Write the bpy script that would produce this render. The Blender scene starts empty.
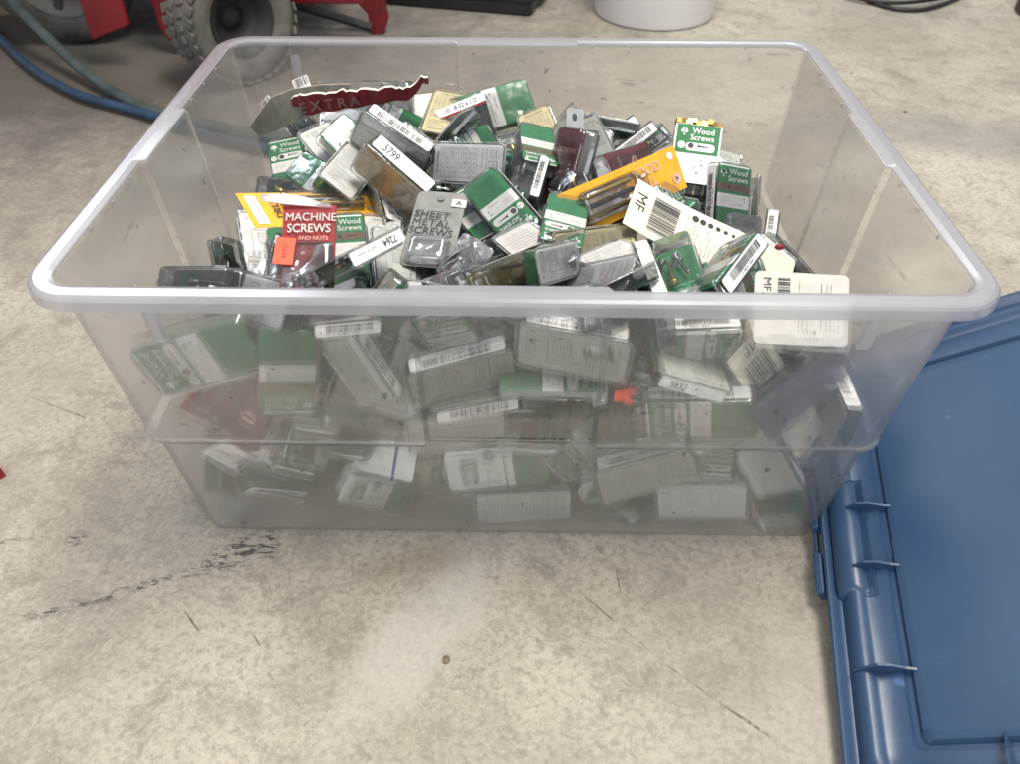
import bpy, bmesh, math, random
from mathutils import Vector, Matrix, Euler
sc = bpy.context.scene
R = math.radians
random.seed(11)

# ---------------------------------------------------------------- camera
CAM = Vector((0.0057, -0.5906, 0.5529)); PITCH, YAW, ROLL = 0.7498, -0.0155, 0.0008
cam_data = bpy.data.cameras.new('camera'); cam = bpy.data.objects.new('camera', cam_data)
sc.collection.objects.link(cam); sc.camera = cam
_F = Vector((math.sin(YAW)*math.cos(PITCH), math.cos(YAW)*math.cos(PITCH), -math.sin(PITCH)))
_R = Vector((math.cos(YAW), -math.sin(YAW), 0)); _U = _R.cross(_F)
_R2 = _R*math.cos(ROLL) + _U*math.sin(ROLL); _U2 = _U*math.cos(ROLL) - _R*math.sin(ROLL)
m = Matrix((_R2, _U2, -_F)).transposed().to_4x4(); m.translation = CAM; cam.matrix_world = m
cam_data.sensor_width = 36; cam_data.lens = 766*36/1020
cam_data.clip_start = .02; cam_data.clip_end = 60
cam_data.dof.use_dof = True; cam_data.dof.focus_distance = .66; cam_data.dof.aperture_fstop = 8

# ---------------------------------------------------------------- light of the garage
w = bpy.data.worlds.new('World'); sc.world = w; w.use_nodes = True
bg = w.node_tree.nodes['Background']; bg.inputs[0].default_value = (.90, .92, .98, 1); bg.inputs[1].default_value = .50
def area(name, loc, target, sx, sy, power, col):
    l = bpy.data.lights.new(name, 'AREA'); l.shape = 'RECTANGLE'; l.size = sx; l.size_y = sy; l.energy = power; l.color = col
    o = bpy.data.objects.new(name, l); sc.collection.objects.link(o); o.location = loc
    o.rotation_euler = (Vector(target)-Vector(loc)).to_track_quat('-Z', 'Y').to_euler(); return o
area('ceiling_light', (.45, .05, 2.4), (.1, -.05, 0), 1.3, .5, 67, (1, .93, .82))
area('ceiling_light_rear', (.9, 1.3, 2.5), (-.3, .1, 0), 1.2, .3, 14, (.86, .93, 1))
area('added_highlight_lamp', (-2.3, 2.7, 2.6), (0, 0, 0), 2.2, .5, 46, (.86, .93, 1))  # unseen lamp added for highlights on the lid ridge and pack shells
area('door_daylight', (-.9, -3.0, 1.9), (0, 0, 0), 2.4, 1.7, 52, (.98, .98, 1))
sc.view_settings.view_transform = 'Standard'; sc.view_settings.look = 'None'
sc.view_settings.exposure = 0; sc.view_settings.gamma = 1
sc.render.engine = 'CYCLES'
cy = sc.cycles
cy.max_bounces = 14; cy.diffuse_bounces = 3; cy.glossy_bounces = 3; cy.transmission_bounces = 6; cy.transparent_max_bounces = 40
cy.use_denoising = True; cy.caustics_reflective = False; cy.caustics_refractive = True
cy.sample_clamp_indirect = 4

# ---------------------------------------------------------------- materials
MATS = {}
def nt(name):
    m = bpy.data.materials.new(name); m.use_nodes = True; MATS[name] = m
    return m, m.node_tree, m.node_tree.nodes, m.node_tree.links
def plain(name, col, rough=.5, metal=0, spec=.5, noise=0, nscale=60, bump=0, bscale=200):
    m, t, N, L = nt(name); b = N['Principled BSDF']
    b.inputs['Roughness'].default_value = rough; b.inputs['Metallic'].default_value = metal
    b.inputs['Specular IOR Level'].default_value = spec
    b.inputs['Base Color'].default_value = (*col, 1)
    if noise:
        tc = N.new('ShaderNodeTexCoord'); n = N.new('ShaderNodeTexNoise'); n.inputs['Scale'].default_value = nscale; n.inputs['Detail'].default_value = 6
        r = N.new('ShaderNodeMapRange'); r.inputs[1].default_value = .3; r.inputs[2].default_value = .7
        r.inputs[3].default_value = 1-noise; r.inputs[4].default_value = 1+noise*.5
        mx = N.new('ShaderNodeVectorMath'); mx.operation = 'SCALE'; mx.inputs[0].default_value = col
        L.new(tc.outputs['Object'], n.inputs['Vector']); L.new(n.outputs[0], r.inputs[0]); L.new(r.outputs[0], mx.inputs['Scale']); L.new(mx.outputs[0], b.inputs['Base Color'])
    if bump:
        tc = N.new('ShaderNodeTexCoord'); n = N.new('ShaderNodeTexNoise'); n.inputs['Scale'].default_value = bscale; n.inputs['Detail'].default_value = 4
        bp = N.new('ShaderNodeBump'); bp.inputs['Strength'].default_value = bump; bp.inputs['Distance'].default_value = .002
        L.new(tc.outputs['Object'], n.inputs['Vector']); L.new(n.outputs[0], bp.inputs['Height']); L.new(bp.outputs[0], b.inputs['Normal'])
    return m
def card(name, col, noise=.12): return plain(name, col, .55, noise=noise, nscale=90)
card('white', (.86, .86, .85)); card('cream', (.76, .73, .60)); card('pale', (.58, .60, .56)); card('greyp', (.30, .31, .30))
card('green', (.006, .19, .055), .25); card('green_dull', (.018, .15, .06), .3); card('green_dark', (.012, .05, .03), .3); card('brown', (.16, .09, .04), .3)
card('ink', (.03, .03, .035)); card('ink_soft', (.16, .17, .18)); card('red', (.27, .010, .018), .3); card('maroon', (.14, .012, .02), .4)
card('yellow', (.88, .43, .03), .15); card('card_white', (.68, .67, .62)); card('gold', (.45, .28, .06), .3); card('tan', (.44, .35, .21), .2); card('blue', (.03, .05, .25))
card('sheetgrey', (.22, .22, .21), .25); card('orange', (.95, .11, .05), .1); card('kraft', (.30, .25, .18), .25); card('dark_card', (.05, .055, .05), .5)
card('maroon_print', (.16, .015, .02), .4); card('dusty_ink', (.24, .12, .11), .4); card('olive_card', (.12, .115, .09), .3)
card('pinkish', (.75, .45, .36), .2)
plain('steel', (.42, .43, .45), .3, 1, noise=.4, nscale=200); plain('steel_dark', (.12, .125, .13), .38, .9, noise=.4, nscale=200)
plain('brass', (.6, .42, .14), .3, 1)
plain('machine_red', (.19, .012, .018), .42, noise=.45, nscale=12, bump=.15); plain('machine_dark', (.02, .02, .02), .6)
plain('tyre_rubber', (.075, .072, .066), .85, noise=.4, nscale=30, bump=.5, bscale=150); plain('tyre_dust', (.14, .132, .12), .9, noise=.35, nscale=30, bump=.4)
plain('hub_dark', (.02, .02, .02), .6); plain('wheel_grey', (.09, .085, .08), .7, noise=.3, nscale=20)
plain('hose_green', (.06, .085, .085), .55, noise=.3, nscale=25, bump=.2); plain('hose_blue', (.025, .06, .115), .5, noise=.35, nscale=25, bump=.2)
plain('bucket_white', (.72, .72, .73), .45, noise=.06, nscale=8); plain('black_plastic', (.012, .012, .014), .4, noise=.3, nscale=20); plain('cable_black', (.015, .015, .017), .5)
plain('wood', (.28, .2, .12), .75, noise=.35, nscale=14, bump=.3); plain('rust_dark', (.06, .03, .025), .7, noise=.4, nscale=10)
plain('pebble', (.2, .16, .11), .8, noise=.3)

def clear(name, tint, lo, hi, rough=.12, milk=0.0, milkcol=(.8, .8, .8)):
    """thin clear plastic: see-through body with a glossy skin and a little scuffed haze"""
    m, t, N, L = nt(name); N.remove(N['Principled BSDF']); out = N['Material Output']
    tr = N.new('ShaderNodeBsdfTransparent'); tr.inputs[0].default_value = (*tint, 1)
    gl = N.new('ShaderNodeBsdfGlossy'); gl.inputs['Color'].default_value = (.95, .97, 1, 1)
    tc = N.new('ShaderNodeTexCoord'); n = N.new('ShaderNodeTexNoise'); n.inputs['Scale'].default_value = 70; n.inputs['Detail'].default_value = 5
    L.new(tc.outputs['Object'], n.inputs['Vector'])
    rr = N.new('ShaderNodeMapRange'); rr.inputs[1].default_value = .35; rr.inputs[2].default_value = .7; rr.inputs[3].default_value = rough*.5; rr.inputs[4].default_value = rough*2.2
    L.new(n.outputs[0], rr.inputs[0]); L.new(rr.outputs[0], gl.inputs['Roughness'])
    n2 = N.new('ShaderNodeTexNoise'); n2.inputs['Scale'].default_value = 35; n2.inputs['Detail'].default_value = 2; L.new(tc.outputs['Object'], n2.inputs['Vector'])
    bp = N.new('ShaderNodeBump'); bp.inputs['Strength'].default_value = .35; bp.inputs['Distance'].default_value = .004; L.new(n2.outputs[0], bp.inputs['Height']); L.new(bp.outputs[0], gl.inputs['Normal'])
    lw = N.new('ShaderNodeLayerWeight'); lw.inputs[0].default_value = .35
    mr = N.new('ShaderNodeMapRange'); mr.inputs[3].default_value = lo; mr.inputs[4].default_value = hi
    L.new(lw.outputs['Fresnel'], mr.inputs[0])
    mx = N.new('ShaderNodeMixShader'); L.new(mr.outputs[0], mx.inputs[0]); L.new(tr.outputs[0], mx.inputs[1]); L.new(gl.outputs[0], mx.inputs[2])
    res = mx
    if milk:
        df = N.new('ShaderNodeBsdfDiffuse'); df.inputs[0].default_value = (*milkcol, 1)
        tl = N.new('ShaderNodeBsdfTranslucent'); tl.inputs[0].default_value = (*milkcol, 1)
        a = N.new('ShaderNodeMixShader'); a.inputs[0].default_value = .5; L.new(df.outputs[0], a.inputs[1]); L.new(tl.outputs[0], a.inputs[2])
        mm = N.new('ShaderNodeMapRange'); mm.inputs[1].default_value = .3; mm.inputs[2].default_value = .7; mm.inputs[3].default_value = milk*.8; mm.inputs[4].default_value = milk*1.2
        L.new(n2.outputs[0], mm.inputs[0])
        b = N.new('ShaderNodeMixShader'); L.new(mm.outputs[0], b.inputs[0]); L.new(res.outputs[0], b.inputs[1]); L.new(a.outputs[0], b.inputs[2]); res = b
    L.new(res.outputs[0], out.inputs['Surface']); return m
clear('clear_plastic', (.965, .97, .965), .045, .85, .10, .018, (.8, .82, .81))
clear('amber_plastic', (.955, .92, .80), .05, .7, .12, .03, (.60, .54, .34))
clear('crinkled_plastic', (.93, .94, .93), .16, .9, .12, .10, (.8, .82, .82))

# the frosted tote: scuffed translucent polypropylene
def frosted(name, tmix, rmix, tint, col, rough, grime=False):
    """clear share tmix, blurred share rmix, the rest milky"""
    m, t, N, L = nt(name); N.remove(N['Principled BSDF']); out = N['Material Output']
    tc = N.new('ShaderNodeTexCoord')
    tr = N.new('ShaderNodeBsdfTransparent'); tr.inputs[0].default_value = (*tint, 1)
    rf = N.new('ShaderNodeBsdfRefraction'); rf.inputs['IOR'].default_value = 1.12; rf.inputs['Roughness'].default_value = rough; rf.inputs[0].default_value = (*tint, 1)
    q = N.new('ShaderNodeMixShader'); q.inputs[0].default_value = rmix/(tmix+rmix); L.new(tr.outputs[0], q.inputs[1]); L.new(rf.outputs[0], q.inputs[2])
    df = N.new('ShaderNodeBsdfDiffuse'); tl = N.new('ShaderNodeBsdfTranslucent')
    for s in (df, tl): s.inputs[0].default_value = (*col, 1)
    a = N.new('ShaderNodeMixShader'); a.inputs[0].default_value = .45; L.new(df.outputs[0], a.inputs[1]); L.new(tl.outputs[0], a.inputs[2])
    n = N.new('ShaderNodeTexNoise'); n.inputs['Scale'].default_value = 9; n.inputs['Detail'].default_value = 6; L.new(tc.outputs['Object'], n.inputs['Vector'])
    mr = N.new('ShaderNodeMapRange'); mr.inputs[1].default_value = .35; mr.inputs[2].default_value = .68; mr.inputs[3].default_value = tmix+rmix-.02; mr.inputs[4].default_value = tmix+rmix+.02
    L.new(n.outputs[0], mr.inputs[0])
    b = N.new('ShaderNodeMixShader'); L.new(mr.outputs[0], b.inputs[0]); L.new(a.outputs[0], b.inputs[1]); L.new(q.outputs[0], b.inputs[2])
    gl = N.new('ShaderNodeBsdfGlossy'); gl.inputs['Roughness'].default_value = .28; gl.inputs['Color'].default_value = (1, 1, 1, 1)
    lw = N.new('ShaderNodeLayerWeight'); lw.inputs[0].default_value = .25
    g2 = N.new('ShaderNodeMapRange'); g2.inputs[3].default_value = .018; g2.inputs[4].default_value = .28; L.new(lw.outputs['Fresnel'], g2.inputs[0])
    c = N.new('ShaderNodeMixShader'); L.new(g2.outputs[0], c.inputs[0]); L.new(b.outputs[0], c.inputs[1]); L.new(gl.outputs[0], c.inputs[2])
    res = c
    if grime:   # dark scuffs
        mp = N.new('ShaderNodeMapping'); mp.inputs['Scale'].default_value = (7, 7, 60); mp.inputs['Rotation'].default_value = (0, .25, 0); L.new(tc.outputs['Object'], mp.inputs[0])
        s = N.new('ShaderNodeTexNoise'); s.inputs['Scale'].default_value = 2.2; s.inputs['Detail'].default_value = 8; s.inputs['Roughness'].default_value = .7; L.new(mp.outputs[0], s.inputs['Vector'])
        sp = N.new('ShaderNodeTexNoise'); sp.inputs['Scale'].default_value = 120; sp.inputs['Detail'].default_value = 3; L.new(tc.outputs['Object'], sp.inputs['Vector'])
        r1 = N.new('ShaderNodeMapRange'); r1.inputs[1].default_value = .63; r1.inputs[2].default_value = .72; r1.inputs[4].default_value = .45; L.new(s.outputs[0], r1.inputs[0])
        r2 = N.new('ShaderNodeMapRange'); r2.inputs[1].default_value = .70; r2.inputs[2].default_value = .76; r2.inputs[4].default_value = .55; L.new(sp.outputs[0], r2.inputs[0])
        mxm = N.new('ShaderNodeMath'); mxm.operation = 'MAXIMUM'; L.new(r1.outputs[0], mxm.inputs[0]); L.new(r2.outputs[0], mxm.inputs[1])
        dk = N.new('ShaderNodeBsdfDiffuse'); dk.inputs[0].default_value = (.12, .12, .12, 1)
        d = N.new('ShaderNodeMixShader'); L.new(mxm.outputs[0], d.inputs[0]); L.new(c.outputs[0], d.inputs[1]); L.new(dk.outputs[0], d.inputs[2]); res = d
    L.new(res.outputs[0], out.inputs['Surface']); return m
frosted('tote_wall', .715, .232, (.980, .977, .974), (.92, .90, .91), .20, True)
frosted('tote_rim', .30, .34, (.965, .965, .975), (.66, .665, .71), .5)
def lid_mat():
    m, t, N, L = nt('lid_blue'); b = N['Principled BSDF']
    tc = N.new('ShaderNodeTexCoord'); n = N.new('ShaderNodeTexNoise'); n.inputs['Scale'].default_value = 7; n.inputs['Detail'].default_value = 4; L.new(tc.outputs['Object'], n.inputs['Vector'])
    r = N.new('ShaderNodeValToRGB'); r.color_ramp.elements[0].position = .35; r.color_ramp.elements[0].color = (.022, .055, .122, 1); r.color_ramp.elements[1].position = .7; r.color_ramp.elements[1].color = (.031, .072, .150, 1)
    L.new(n.outputs[0], r.inputs[0]); 
    s = N.new('ShaderNodeTexNoise'); s.inputs['Scale'].default_value = 34; s.inputs['Detail'].default_value = 1; L.new(tc.outputs['Object'], s.inputs['Vector'])
    sm = N.new('ShaderNodeMapRange'); sm.inputs[1].default_value = .715; sm.inputs[2].default_value = .735; sm.inputs[4].default_value = .4; L.new(s.outputs[0], sm.inputs[0])
    mx = N.new('ShaderNodeMix'); mx.data_type = 'RGBA'; L.new(sm.outputs[0], mx.inputs['Factor']); L.new(r.outputs[0], mx.inputs['A']); mx.inputs['B'].default_value = (.12, .22, .42, 1)
    mp = N.new('ShaderNodeMapping'); mp.inputs['Scale'].default_value = (5, 90, 5); mp.inputs['Rotation'].default_value = (0, 0, .5); L.new(tc.outputs['Object'], mp.inputs[0])
    sc2 = N.new('ShaderNodeTexNoise'); sc2.inputs['Scale'].default_value = 2; sc2.inputs['Detail'].default_value = 6; L.new(mp.outputs[0], sc2.inputs['Vector'])
    s2 = N.new('ShaderNodeMapRange'); s2.inputs[1].default_value = .66; s2.inputs[2].default_value = .72; s2.inputs[4].default_value = .12; L.new(sc2.outputs[0], s2.inputs[0])
    m2 = N.new('ShaderNodeMix'); m2.data_type = 'RGBA'; L.new(s2.outputs[0], m2.inputs['Factor']); L.new(mx.outputs['Result'], m2.inputs['A']); m2.inputs['B'].default_value = (.10, .17, .30, 1)
    L.new(m2.outputs['Result'], b.inputs['Base Color']); b.inputs['Specular IOR Level'].default_value = .65
    rr = N.new('ShaderNodeMapRange'); rr.inputs[1].default_value = .3; rr.inputs[2].default_value = .7; rr.inputs[3].default_value = .26; rr.inputs[4].default_value = .42
    q = N.new('ShaderNodeTexNoise'); q.inputs['Scale'].default_value = 12; q.inputs['Detail'].default_value = 7; q.inputs['Roughness'].default_value = .7; L.new(tc.outputs['Object'], q.inputs['Vector']); L.new(q.outputs[0], rr.inputs[0]); L.new(rr.outputs[0], b.inputs['Roughness'])
    f = N.new('ShaderNodeTexNoise'); f.inputs['Scale'].default_value = 900; f.inputs['Detail'].default_value = 2; L.new(tc.outputs['Object'], f.inputs['Vector'])
    bp = N.new('ShaderNodeBump'); bp.inputs['Strength'].default_value = .12; bp.inputs['Distance'].default_value = .0005; L.new(f.outputs[0], bp.inputs['Height']); L.new(bp.outputs[0], b.inputs['Normal'])
lid_mat()

def floor_mat():
    m, t, N, L = nt('concrete'); b = N['Principled BSDF']; tc = N.new('ShaderNodeTexCoord'); P = tc.outputs['Object']
    def noise(scale, det=6, rough=.6, vec=P, dist=0):
        n = N.new('ShaderNodeTexNoise'); n.inputs['Scale'].default_value = scale; n.inputs['Detail'].default_value = det; n.inputs['Roughness'].default_value = rough; n.inputs['Distortion'].default_value = dist
        L.new(vec, n.inputs['Vector']); return n.outputs[0]
    def rng(v, a, b_, c=0, d=1):
        r = N.new('ShaderNodeMapRange'); r.inputs[1].default_value = a; r.inputs[2].default_value = b_; r.inputs[3].default_value = c; r.inputs[4].default_value = d; L.new(v, r.inputs[0]); return r.outputs[0]
    def math_(op, x, y):
        q = N.new('ShaderNodeMath'); q.operation = op
        for i, v in enumerate((x, y)):
            if isinstance(v, (int, float)): q.inputs[i].default_value = v
            else: L.new(v, q.inputs[i])
        return q.outputs[0]
    def mix(f, A, B):
        x = N.new('ShaderNodeMix'); x.data_type = 'RGBA'
        L.new(f, x.inputs['Factor'])
        if isinstance(A, tuple): x.inputs['A'].default_value = (*A, 1)
        else: L.new(A, x.inputs['A'])
        x.inputs['B'].default_value = (*B, 1); return x.outputs['Result']
    def spot(cx, cy, sx, sy, rot=0, warp=.35, soft=.5):
        """a stain or patch of painted shade with its own place and outline"""
        mp = N.new('ShaderNodeMapping'); mp.vector_type = 'TEXTURE'; mp.inputs['Location'].default_value = (cx, cy, 0); mp.inputs['Rotation'].default_value = (0, 0, rot); mp.inputs['Scale'].default_value = (sx, sy, 1)
        L.new(P, mp.inputs[0]); ln = N.new('ShaderNodeVectorMath'); ln.operation = 'LENGTH'; L.new(mp.outputs[0], ln.inputs[0])
        d = math_('ADD', ln.outputs['Value'], math_('MULTIPLY', math_('SUBTRACT', noise(14, 6, .7), .5), warp*4))
        return rng(d, 1.0, 1.0-soft, 0, 1)
    col = mix(rng(noise(3.2, 6, .6), .34, .66), (.36, .325, .265), (.55, .505, .42))
    col = mix(rng(noise(8, 10, .76, dist=.3), .49, .66, 0, .75), col, (.225, .205, .175))
    col = mix(rng(noise(26, 10, .8, dist=.5), .51, .63, 0, .7), col, (.215, .195, .16))
    col = mix(rng(noise(150, 6, .8), .47, .62, 0, .75), col, (.24, .22, .185))
    col = mix(rng(noise(230, 7, .8, dist=.2), .52, .70, 0, .5), col, (.66, .63, .56))
    col = mix(rng(noise(330, 4, .7), .62, .72, 0, .6), col, (.10, .085, .06))
    col = mix(rng(noise(1.6, 5, .6, dist=.8), .50, .70, 0, .45), col, (.26, .24, .215))
    # big worn patches, and painted shade around the machine
    col = mix(math_('MULTIPLY', spot(.72, .60, .34, .11, -.15, .3, .7), .6), col, (.22, .215, .205))
    col = mix(math_('MULTIPLY', spot(-.80, .95, 1.15, .75, .1, .2, .65), .9), col, (.10, .093, .083))  # shade at the rear left painted dark into the concrete
    col = mix(math_('MULTIPLY', spot(-.52, .36, .20, .22, .3, .3, .8), .45), col, (.21, .20, .18))
    col = mix(math_('MULTIPLY', spot(-.065, -.285, .12, .045, .95, .40, .6), .42), col, (.60, .585, .55))
    col = mix(math_('MULTIPLY', spot(-.08, -.222, .06, .025, .2, .4, .8), .5), col, (.24, .21, .155))
    col = mix(math_('MULTIPLY', spot(.22, -.33, .05, .09, .2, .4, .7), .35), col, (.40, .36, .32))
    # black scuffs
    mpb = N.new('ShaderNodeMapping'); mpb.inputs['Rotation'].default_value = (0, 0, -.5); mpb.inputs['Scale'].default_value = (.45, 1.4, 1); L.new(P, mpb.inputs[0])
    brk = rng(noise(150, 6, .75, vec=mpb.outputs[0], dist=.8), .50, .56); crk = rng(noise(45, 4, .7), .40, .52)
    for a in ((-.231, -.216, .046, .020, .55), (-.207, -.206, .012, .024, .1), (-.361, -.270, .042, .0080, .30), (-.312, -.252, .038, .0070, .38), (-.27, -.236, .03, .005, .4), (-.43, -.205, .03, .003, .2), (-.377, -.204, .012, .012, .5)):
        col = mix(math_('MULTIPLY', math_('MULTIPLY', spot(*a, .30, .6), brk), .9), col, (.05, .05, .05))
    # hairline cracks
    for (x0, y0, x1, y1, wd) in ((.045, -.235, .116, -.306, .0006), (.116, -.306, .152, -.336, .0008), (.152, -.336, .205, -.376, .0012), (.089, -.222, .091, -.257, .0008), (-.263, -.267, -.240, -.291, .0010), (-.203, -.286, -.189, -.303, .0009), (.60, .9, .66, .70, .001), (-.52, -.02, -.40, -.07, .0008)):
        dx, dy = x1-x0, y1-y0; ln = math.hypot(dx, dy)
        col = mix(math_('MULTIPLY', math_('MULTIPLY', spot((x0+x1)/2, (y0+y1)/2, ln/2, wd*1.2, math.atan2(dy, dx), .4, .7), crk), .85), col, (.10, .09, .075))
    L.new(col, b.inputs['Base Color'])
    L.new(rng(noise(20, 5), .3, .7, .5, .8), b.inputs['Roughness']); b.inputs['Specular IOR Level'].default_value = .3
    bp = N.new('ShaderNodeBump'); bp.inputs['Strength'].default_value = .35; bp.inputs['Distance'].default_value = .002
    L.new(math_('ADD', noise(60, 8, .7), math_('MULTIPLY', noise(300, 4, .7), .5)), bp.inputs['Height']); L.new(bp.outputs[0], b.inputs['Normal'])
floor_mat()

# ---------------------------------------------------------------- object helpers
def link(o, parent=None):
    sc.collection.objects.link(o)
    if parent: o.parent = parent
    return o
def thing(name, label, cat, loc=(0, 0, 0), rot=(0, 0, 0), group=None):
    o = bpy.data.objects.new(name, None); o.empty_display_size = .02; link(o)
    o.location = loc; o.rotation_euler = rot; tag(o, label, cat, group); return o
def tag(o, label, cat, group=None):
    o['label'] = label; o['category'] = cat
    if group: o['group'] = group
    return o
def mesh_of(name, bm, mats, smooth=False):
    me = bpy.data.meshes.new(name); bm.normal_update(); bm.to_mesh(me); bm.free()
    for k in (mats if isinstance(mats, (list, tuple)) else [mats]): me.materials.append(MATS[k])
    if smooth:
        for p in me.polygons: p.use_smooth = True
    return me
def obj(name, bm, mats, parent=None, smooth=False):
    return link(bpy.data.objects.new(name, mesh_of(name, bm, mats, smooth)), parent)
def inst(name, me, parent): return link(bpy.data.objects.new(name, me), parent)
def add_box(bm, c, d, rot=None, mi=0):
    v = []
    for sx in (-.5, .5):
        for sy in (-.5, .5):
            for sz in (-.5, .5):
                p = Vector((sx*d[0], sy*d[1], sz*d[2]))
                if rot: p = Euler(rot).to_matrix() @ p
                v.append(bm.verts.new(p+Vector(c)))
    for q in ((0, 1, 3, 2), (4, 6, 7, 5), (0, 4, 5, 1), (2, 3, 7, 6), (0, 2, 6, 4), (1, 5, 7, 3)):
        f = bm.faces.new([v[i] for i in q]); f.material_index = mi
def rrect(wd, ht, r, n=4):
    P = []
    for cx_, cy_, a0 in ((wd/2-r, ht/2-r, 0), (-wd/2+r, ht/2-r, 90), (-wd/2+r, -ht/2+r, 180), (wd/2-r, -ht/2+r, 270)):
        for i in range(n+1):
            a = R(a0+90*i/n); P.append((cx_+r*math.cos(a), cy_+r*math.sin(a)))
    return P
def loft(bm, rings, cap0=True, cap1=True, closed=False, mi=0):
    V = [[bm.verts.new(p) for p in r] for r in rings]; n = len(V[0])
    k = len(V)
    for i in range(k if closed else k-1):
        A, B = V[i], V[(i+1) % k]
        for j in range(n):
            f = bm.faces.new((A[j], A[(j+1) % n], B[(j+1) % n], B[j])); f.material_index = mi
    if not closed:
        if cap0: bm.faces.new(V[0][::-1]).material_index = mi
        if cap1: bm.faces.new(V[-1]).material_index = mi
    return V
def tube(bm, pts, r, n=10, mi=0):
    pts = [Vector(p) for p in pts]; rings = []; up = Vector((0, 0, 1))
    for i, p in enumerate(pts):
        t = (pts[min(i+1, len(pts)-1)]-pts[max(i-1, 0)]).normalized()
        a = t.cross(up); a = a.normalized() if a.length > 1e-3 else Vector((1, 0, 0)); b = a.cross(t)
        rings.append([p+a*r*math.cos(2*math.pi*k/n)+b*r*math.sin(2*math.pi*k/n) for k in range(n)])
    loft(bm, rings, mi=mi)
def smooth_path(P, n=8):
    P = [Vector(p) for p in P]; out = []
    for i in range(len(P)-1):
        a, b, c, d = P[max(i-1, 0)], P[i], P[i+1], P[min(i+2, len(P)-1)]
        for k in range(n):
            t = k/n; out.append(.5*((2*b)+(-a+c)*t+(2*a-5*b+4*c-d)*t*t+(-a+3*b-3*c+d)*t**3))
    return out+[P[-1]]

# ---------------------------------------------------------------- printing on cards
_TX = {}
def text_tris(s, bold=0.0):
    if 'M' in s: bold = 0
    k = (s, bold)
    if k in _TX: return _TX[k]
    cu = bpy.data.curves.new('t', 'FONT'); cu.body = s; cu.resolution_u = 3; cu.offset = bold; cu.align_x = 'CENTER'; cu.space_line = .85
    o = bpy.data.objects.new('t', cu); sc.collection.objects.link(o)
    dg = bpy.context.evaluated_depsgraph_get(); me = o.evaluated_get(dg).to_mesh()
    V = [(v.co.x, v.co.y) for v in me.vertices]; F = [tuple(p.vertices) for p in me.polygons]
    o.evaluated_get(dg).to_mesh_clear(); bpy.data.objects.remove(o); bpy.data.curves.remove(cu)
    ys = [v[1] for v in V]; my = (max(ys)+min(ys))/2 if ys else 0
    V = [(x, y-my) for x, y in V]; _TX[k] = (V, F); return _TX[k]
class Print:
    """draws in millimetres on a card; each layer lies a little above the last"""
    def __init__(s, wd, ht, base, rad=3, thick=.35):
        s.bm = bmesh.new(); s.names = [base]; s.w = wd; s.h = ht; s.l = 0
        P = rrect(wd, ht, rad)
        loft(s.bm, [[(x*.001, y*.001, -thick*.001) for x, y in P], [(x*.001, y*.001, 0) for x, y in P]])
    def mi(s, m):
        if m not in s.names: s.names.append(m)
        return s.names.index(m)
    def poly(s, P, m, l=1):
        f = s.bm.faces.new([s.bm.verts.new((x*.001, y*.001, l*.00009)) for x, y in P]); f.material_index = s.mi(m)
    def rect(s, x, y, w, h, m, l=1, r=0):
        if r: s.poly([(x+a, y+b) for a, b in rrect(w, h, r)], m, l)
        else: s.poly([(x-w/2, y-h/2), (x+w/2, y-h/2), (x+w/2, y+h/2), (x-w/2, y+h/2)], m, l)
    def disc(s, x, y, r, m, l=1, ry=None, n=18):
        s.poly([(x+r*math.cos(6.2832*i/n), y+(ry or r)*math.sin(6.2832*i/n)) for i in range(n)], m, l)
    def text(s, t, x, y, size, m, l=2, rot=0, bold=0.0, sx=1):
        V, F = text_tris(t, bold); c, sn = math.cos(R(rot)), math.sin(R(rot)); q = s.mi(m)
        vs = [s.bm.verts.new(((x+(a*sx*c-b*sn)*size)*.001, (y+(a*sx*sn+b*c)*size)*.001, l*.00009)) for a, b in V]
        for f in F:
            try: s.bm.faces.new([vs[i] for i in f]).material_index = q
            except ValueError: pass
    def fine(s, x, y, w, n, pitch, m='ink_soft', rng=None, l=2, th=.5):
        rng = rng or random.Random(int(w*7+n))
        for i in range(n):
            a = -w/2
            while a < w/2-1:
                k = rng.uniform(1, 4); k = min(k, w/2-a); s.rect(x+a+k/2, y-i*pitch, k, th, m, l); a += k+.7
                if rng.random() < .06: break
    def barcode(s, x, y, w, h, rot=0, rng=None, l=2, digits=True):
        rng = rng or random.Random(7); a = -w/2
        while a < w/2-.4:
            k = rng.choice((.35, .35, .7, 1.05)); 
            if rot: s.rect(x, y+a+k/2, h, k, 'ink', l)
            else: s.rect(x+a+k/2, y, k, h, 'ink', l)
            a += k+rng.choice((.35, .5, .9))
    def done(s, name='card'): return mesh_of(name, s.bm, s.names)
def tree_logo(p, x, y, k, m='white'):
    for dx, dy, r in ((0, 1.2, 1.7), (-1.7, .2, 1.4), (1.7, .2, 1.4), (-.8, 1.6, 1.3), (.9, 1.6, 1.3), (0, 0, 1.4)): p.disc(x+dx*k, y+dy*k, r*k, m, 3, n=10)
    p.rect(x, y-2*k, .8*k, 2.4*k, m, 3); p.rect(x, y-3.2*k, 2.2*k, .6*k, m, 3)
def screw_icon(p, x, y, k, m='ink'):
    p.poly([(x-4*k, y+1.3*k), (x-4*k, y-1.3*k), (x-2.6*k, y-.5*k), (x-2.6*k, y+.5*k)], m, 4)
    for i in range(8): p.rect(x-2.2*k+i*.75*k, y, .5*k, (1.3-i*.1)*k, m, 4)
    p.rect(x, y, 6*k, .5*k, m, 4)
W0, H0, T0 = 46, 86, 17
CW, CH = 40, 79
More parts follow.
